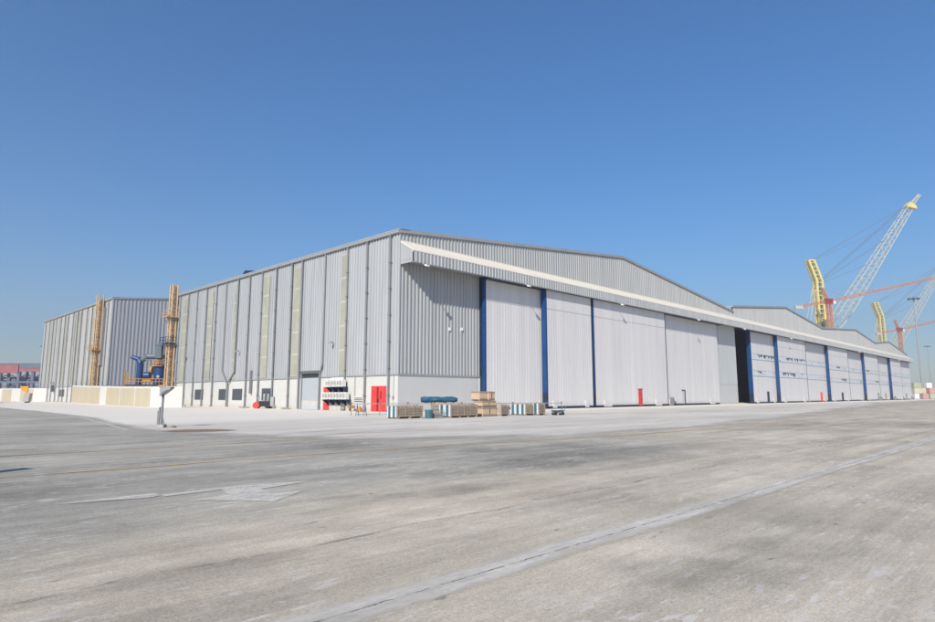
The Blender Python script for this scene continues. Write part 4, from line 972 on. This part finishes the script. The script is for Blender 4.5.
def tower_crane(label, r0, D, dr, dz):
    t = thing('tower_crane', label, 'tower crane', far(r0, D), RZ, 'red tower cranes behind the hangars')
    m = MB(); lattice(m, (0,0,0), (0,0,62), 2.3, 2.3, 26, .30, .16); m.build('mast', M['crane_red'], t)
    m = MB(); lattice(m, (1.0,0,63.2), (92,0,83), 2.0, 1.4, 40, .20, .12); m.build('jib', M['crane_red'], t)
    m = MB(); lattice(m, (-.5,0,62.8), (-20,0,59.6), 1.5, 1.3, 9, .22, .14); cj = m.build('counter_jib', M['crane_red'], t)
    MB().box(-22.5,-17.5,-1.2,1.2,57.8,60.0).build('counterweight', M['trim_light'], cj)
    m = MB(); lattice(m, (-.5,0,63), (-3.6,0,72), 1.8, 1.0, 6, .22, .14); m.build('cat_head', M['crane_red'], t)
    MB().box(-2.2,2.2,-1.6,1.6,61.5,64.6).build('slewing_platform', M['red_dark'], t)
    MB().box(2.3,4.2,-1.2,1.2,61.2,63.2).build('cab', M['offwhite'], t)
    q = MB().tube((-3.6,0,72),(34,0,70.6),.06,4).tube((-3.6,0,72),(-16,0,60.6),.08,4).tube((-3.6,0,72),(12,0,66.0),.08,4); q.build('tie_ropes', M['wire'], t)
    return t
t1 = tower_crane('larger red tower crane with its jib rising across the boom of the first yellow crane', 237.6, 400, 0, 0)
k2 = 640/420.
c2 = dup(c1, far(433.0, 640), RZ, 'smaller farther yellow crane mast standing behind the last hangar gable', 1.0)
c2.scale = (1.05,1.05,1.035)
t2 = dup(t1, far(430.8, 610), RZ, 'smaller farther red tower crane between the last gable and the light masts', 1.06)
# high light masts
def light_mast(label, loc, H):
    t = thing('light_mast', label, 'light mast', loc, RZ, 'tall light masts beyond the last hangar')
    MB().tube((0,0,0),(0,0,H),.55,10,.25).build('pole', M['galv'], t)
    hd = MB().tube((0,0,H-.2),(0,0,H+.3),1.1,12).build('head_frame', M['lampgrey'], t)
    for k in range(6):
        a = 2*math.pi*k/6; MB().box(2.2*math.cos(a)-.55,2.2*math.cos(a)+.55,1.9*math.sin(a)-.45,1.9*math.sin(a)+.45,H-.45,H+.35).build('floodlight', M['louvre'], hd)
    m = MB()
    for k in range(6): a = 2*math.pi*k/6; m.beam((0,0,H),(2.2*math.cos(a),1.9*math.sin(a),H),.15,.15)
    m.build('arms', M['lampgrey'], hd)
    return t
lm = light_mast('nearer and taller floodlight mast beyond the end of the hangar row', far(220.4,300), 49.0)
dup(lm, far(419.5,560), RZ, 'more distant floodlight mast at the right edge of view', .94)
# stacked containers far right
cols = [('pink','faded pink'),('sand','cream'),('white','white'),('green','pale green'),('sand','cream'),('pink','faded pink'),('white','white')]
def container(label, loc, rz, L, m_):
    t = thing('storage_container', label, 'container', loc, rz, 'containers stacked beyond the hangar row')
    MB().corr((0,0),(1,0),(0,-1),0,L,lambda q:.15,lambda q:2.45,.4,.05).corr((0,2.4),(1,0),(0,1),0,L,lambda q:.15,lambda q:2.45,.4,.05).build('side_sheets', m_, t)
    MB().box(.02,L-.02,.02,2.38,0.1,2.55).build('body', m_, t)
    d_ = MB().box(-.06,.0,.05,1.17,.15,2.45).box(-.06,.0,1.23,2.35,.15,2.45).build('end_doors', m_, t)
    MB().tube((-.09,.8,.2),(-.09,.8,2.4),.03,5).tube((-.09,1.6,.2),(-.09,1.6,2.4),.03,5).build('lock_bars', M['galv'], d_)
    return t
k = 0
for row in range(2):
    x = 213.2 + row*.8
    while x < 227.5:
        nm, word = random.choice(cols); L = random.choice((2.6,3.4,2.6,6.0)); 
        z = 0
        hh = 2 if (k % 3) else 1
        if row == 1: hh = 3 - (k % 2)
        for q in range(hh):
            nm, word = cols[(k*3+q*2+row) % 7]
            where = ('on the ground', 'one tier up', 'on top')[q] + (' of the front row', ' of the back row')[row]
            p = far(x+L/2, 292+row*7)
            o_ = container('%s container %s, number %d from the hangar end' % (word, where, k+1), (p.x,p.y,2.56*q), RZ+random.uniform(-.06,.06), L, M[nm])
        x += L+.25; k += 1
# red girder steel racks far left
rk = thing('steel_rack', 'tall steel rack with red girders and dark bracing at the far left', 'rack', far(-238,330), RZ)
for x in (-22,-11.5,-1.5,6.0,13.5):
    MB().box(x-.7,x+.7,-.7,.7,0,18.0).box(x-.5,x+.5,5.5,6.5,0,17.5).build('column', M['rack_grey'], rk)
m = MB().box(-24,-1.5,-1.2,-.75,13.4,17.9).box(-.8,16,-1.2,-.75,14.2,16.0); m.build('girder', M['rack_red'], rk)
MB().box(-24,16,-1.3,-.7,17.91,18.7).box(-.8,16,-1.4,-.7,16.05,17.9).box(-24,16,5,7,17.51,18.3).build('top_beam', M['rack_grey'], rk)
MB().box(-24,16,-.9,-.5,8.2,9.2).box(-24,16,5.4,5.8,10.5,11.4).box(-24,16,5.4,5.8,6.0,6.5).build('mid_beam', M['rack_grey'], rk)
m = MB()
for a, b in ((-22,-11.5),(-11.5,-1.5),(-1.5,6),(6,13.5)):
    m.beam((a,0,2),(b,0,8.2),.4,.4).beam((b,0,2),(a,0,8.2),.4,.4).beam((a,6,9),(b,6,13),.4,.4).beam((b,6,9),(a,6,13),.4,.4)
m.build('bracing', M['rack_grey'], rk)
for k in range(7): x = -22+k*5.6; 
m = MB()
for k in range(14): x = -23+k*2.7; m.box(x,x+random.uniform(1.2,2.4),2,4,random.choice((9.3,6.6,0)),random.choice((10.5,11.6,9.9)))
m.build('stored_sections', M['rack_grey'], rk)

# unseen board added left of the view to throw the dark shadow on the tarmac
mk = thing('shadow_board', 'low dark board on two legs, unseen past the left edge, added for its shadow', 'board', (-37.9,-32.0,0), R(20))
MB().box(-.02,.02,-.20,.20,.35,1.30).build('board', M['post'], mk)
for y in (-.16,.16): MB().box(-.02,.02,y-.015,y+.015,0,.349).build('leg', M['post'], mk)

# thin coastal haze: one even box of air round everything
hz = MB().box(-1520,1520,-1520,1520,-1,172)
hm = bpy.data.materials.new('coastal_haze'); hm.use_nodes = True; hn = hm.node_tree
hn.nodes.remove(hn.nodes['Principled BSDF']); pv = hn.nodes.new('ShaderNodeVolumePrincipled')
pv.inputs['Color'].default_value = (.90,.86,.92,1); pv.inputs['Density'].default_value = .0006; pv.inputs['Anisotropy'].default_value = .2
hn.links.new(pv.outputs[0], hn.nodes['Material Output'].inputs['Volume'])
ho = hz.build('haze', hm); ho['kind'] = 'stuff'; ho.display_type = 'WIRE'

# ------------------------------------------------------------------ light, sky, camera
SUN = Vector((2.09,1.0,-1.573)).normalized()          # direction the light travels
sd = bpy.data.lights.new('sun', 'SUN'); sd.energy = 5.0; sd.angle = R(.53); sd.color = (1.0,.935,.82)
so = bpy.data.objects.new('sun', sd); COL.objects.link(so); so.rotation_euler = SUN.to_track_quat('-Z','Y').to_euler(); so.location = (-60,-60,60)
w = bpy.data.worlds.new('World'); sc.world = w; w.use_nodes = True
nt = w.node_tree; bg = nt.nodes['Background']; sky = nt.nodes.new('ShaderNodeTexSky'); sky.sky_type = 'NISHITA'; sky.sun_disc = False
sky.sun_elevation = math.asin(-SUN.z); sky.sun_rotation = math.atan2(-SUN.x, -SUN.y)
sky.air_density = 1.3; sky.dust_density = .35; sky.ozone_density = 9.0; sky.altitude = 0
hs = nt.nodes.new('ShaderNodeHueSaturation'); hs.inputs['Saturation'].default_value = 1.16
nt.links.new(sky.outputs[0], hs.inputs['Color']); nt.links.new(hs.outputs[0], bg.inputs['Color']); bg.inputs['Strength'].default_value = .108
cd = bpy.data.cameras.new('camera'); co = bpy.data.objects.new('camera', cd); COL.objects.link(co); sc.camera = co
cd.sensor_width = 36; cd.lens = 614.71/935*36; cd.clip_start = .1; cd.clip_end = 6000
co.location = CAM
pitch = .1365; f = Vector((FH.x*math.cos(pitch), FH.y*math.cos(pitch), math.sin(pitch)))
co.rotation_euler = f.to_track_quat('-Z','Y').to_euler()
vs = sc.view_settings; vs.view_transform = 'Standard'; vs.look = 'None'; vs.gamma = 1; vs.use_curve_mapping = False; vs.exposure = 0.27
sc.render.film_transparent = False
sc.cycles.max_bounces = 6; sc.cycles.transparent_max_bounces = 12
for o in COL.objects:
    if '_base' in o: del o['_base']
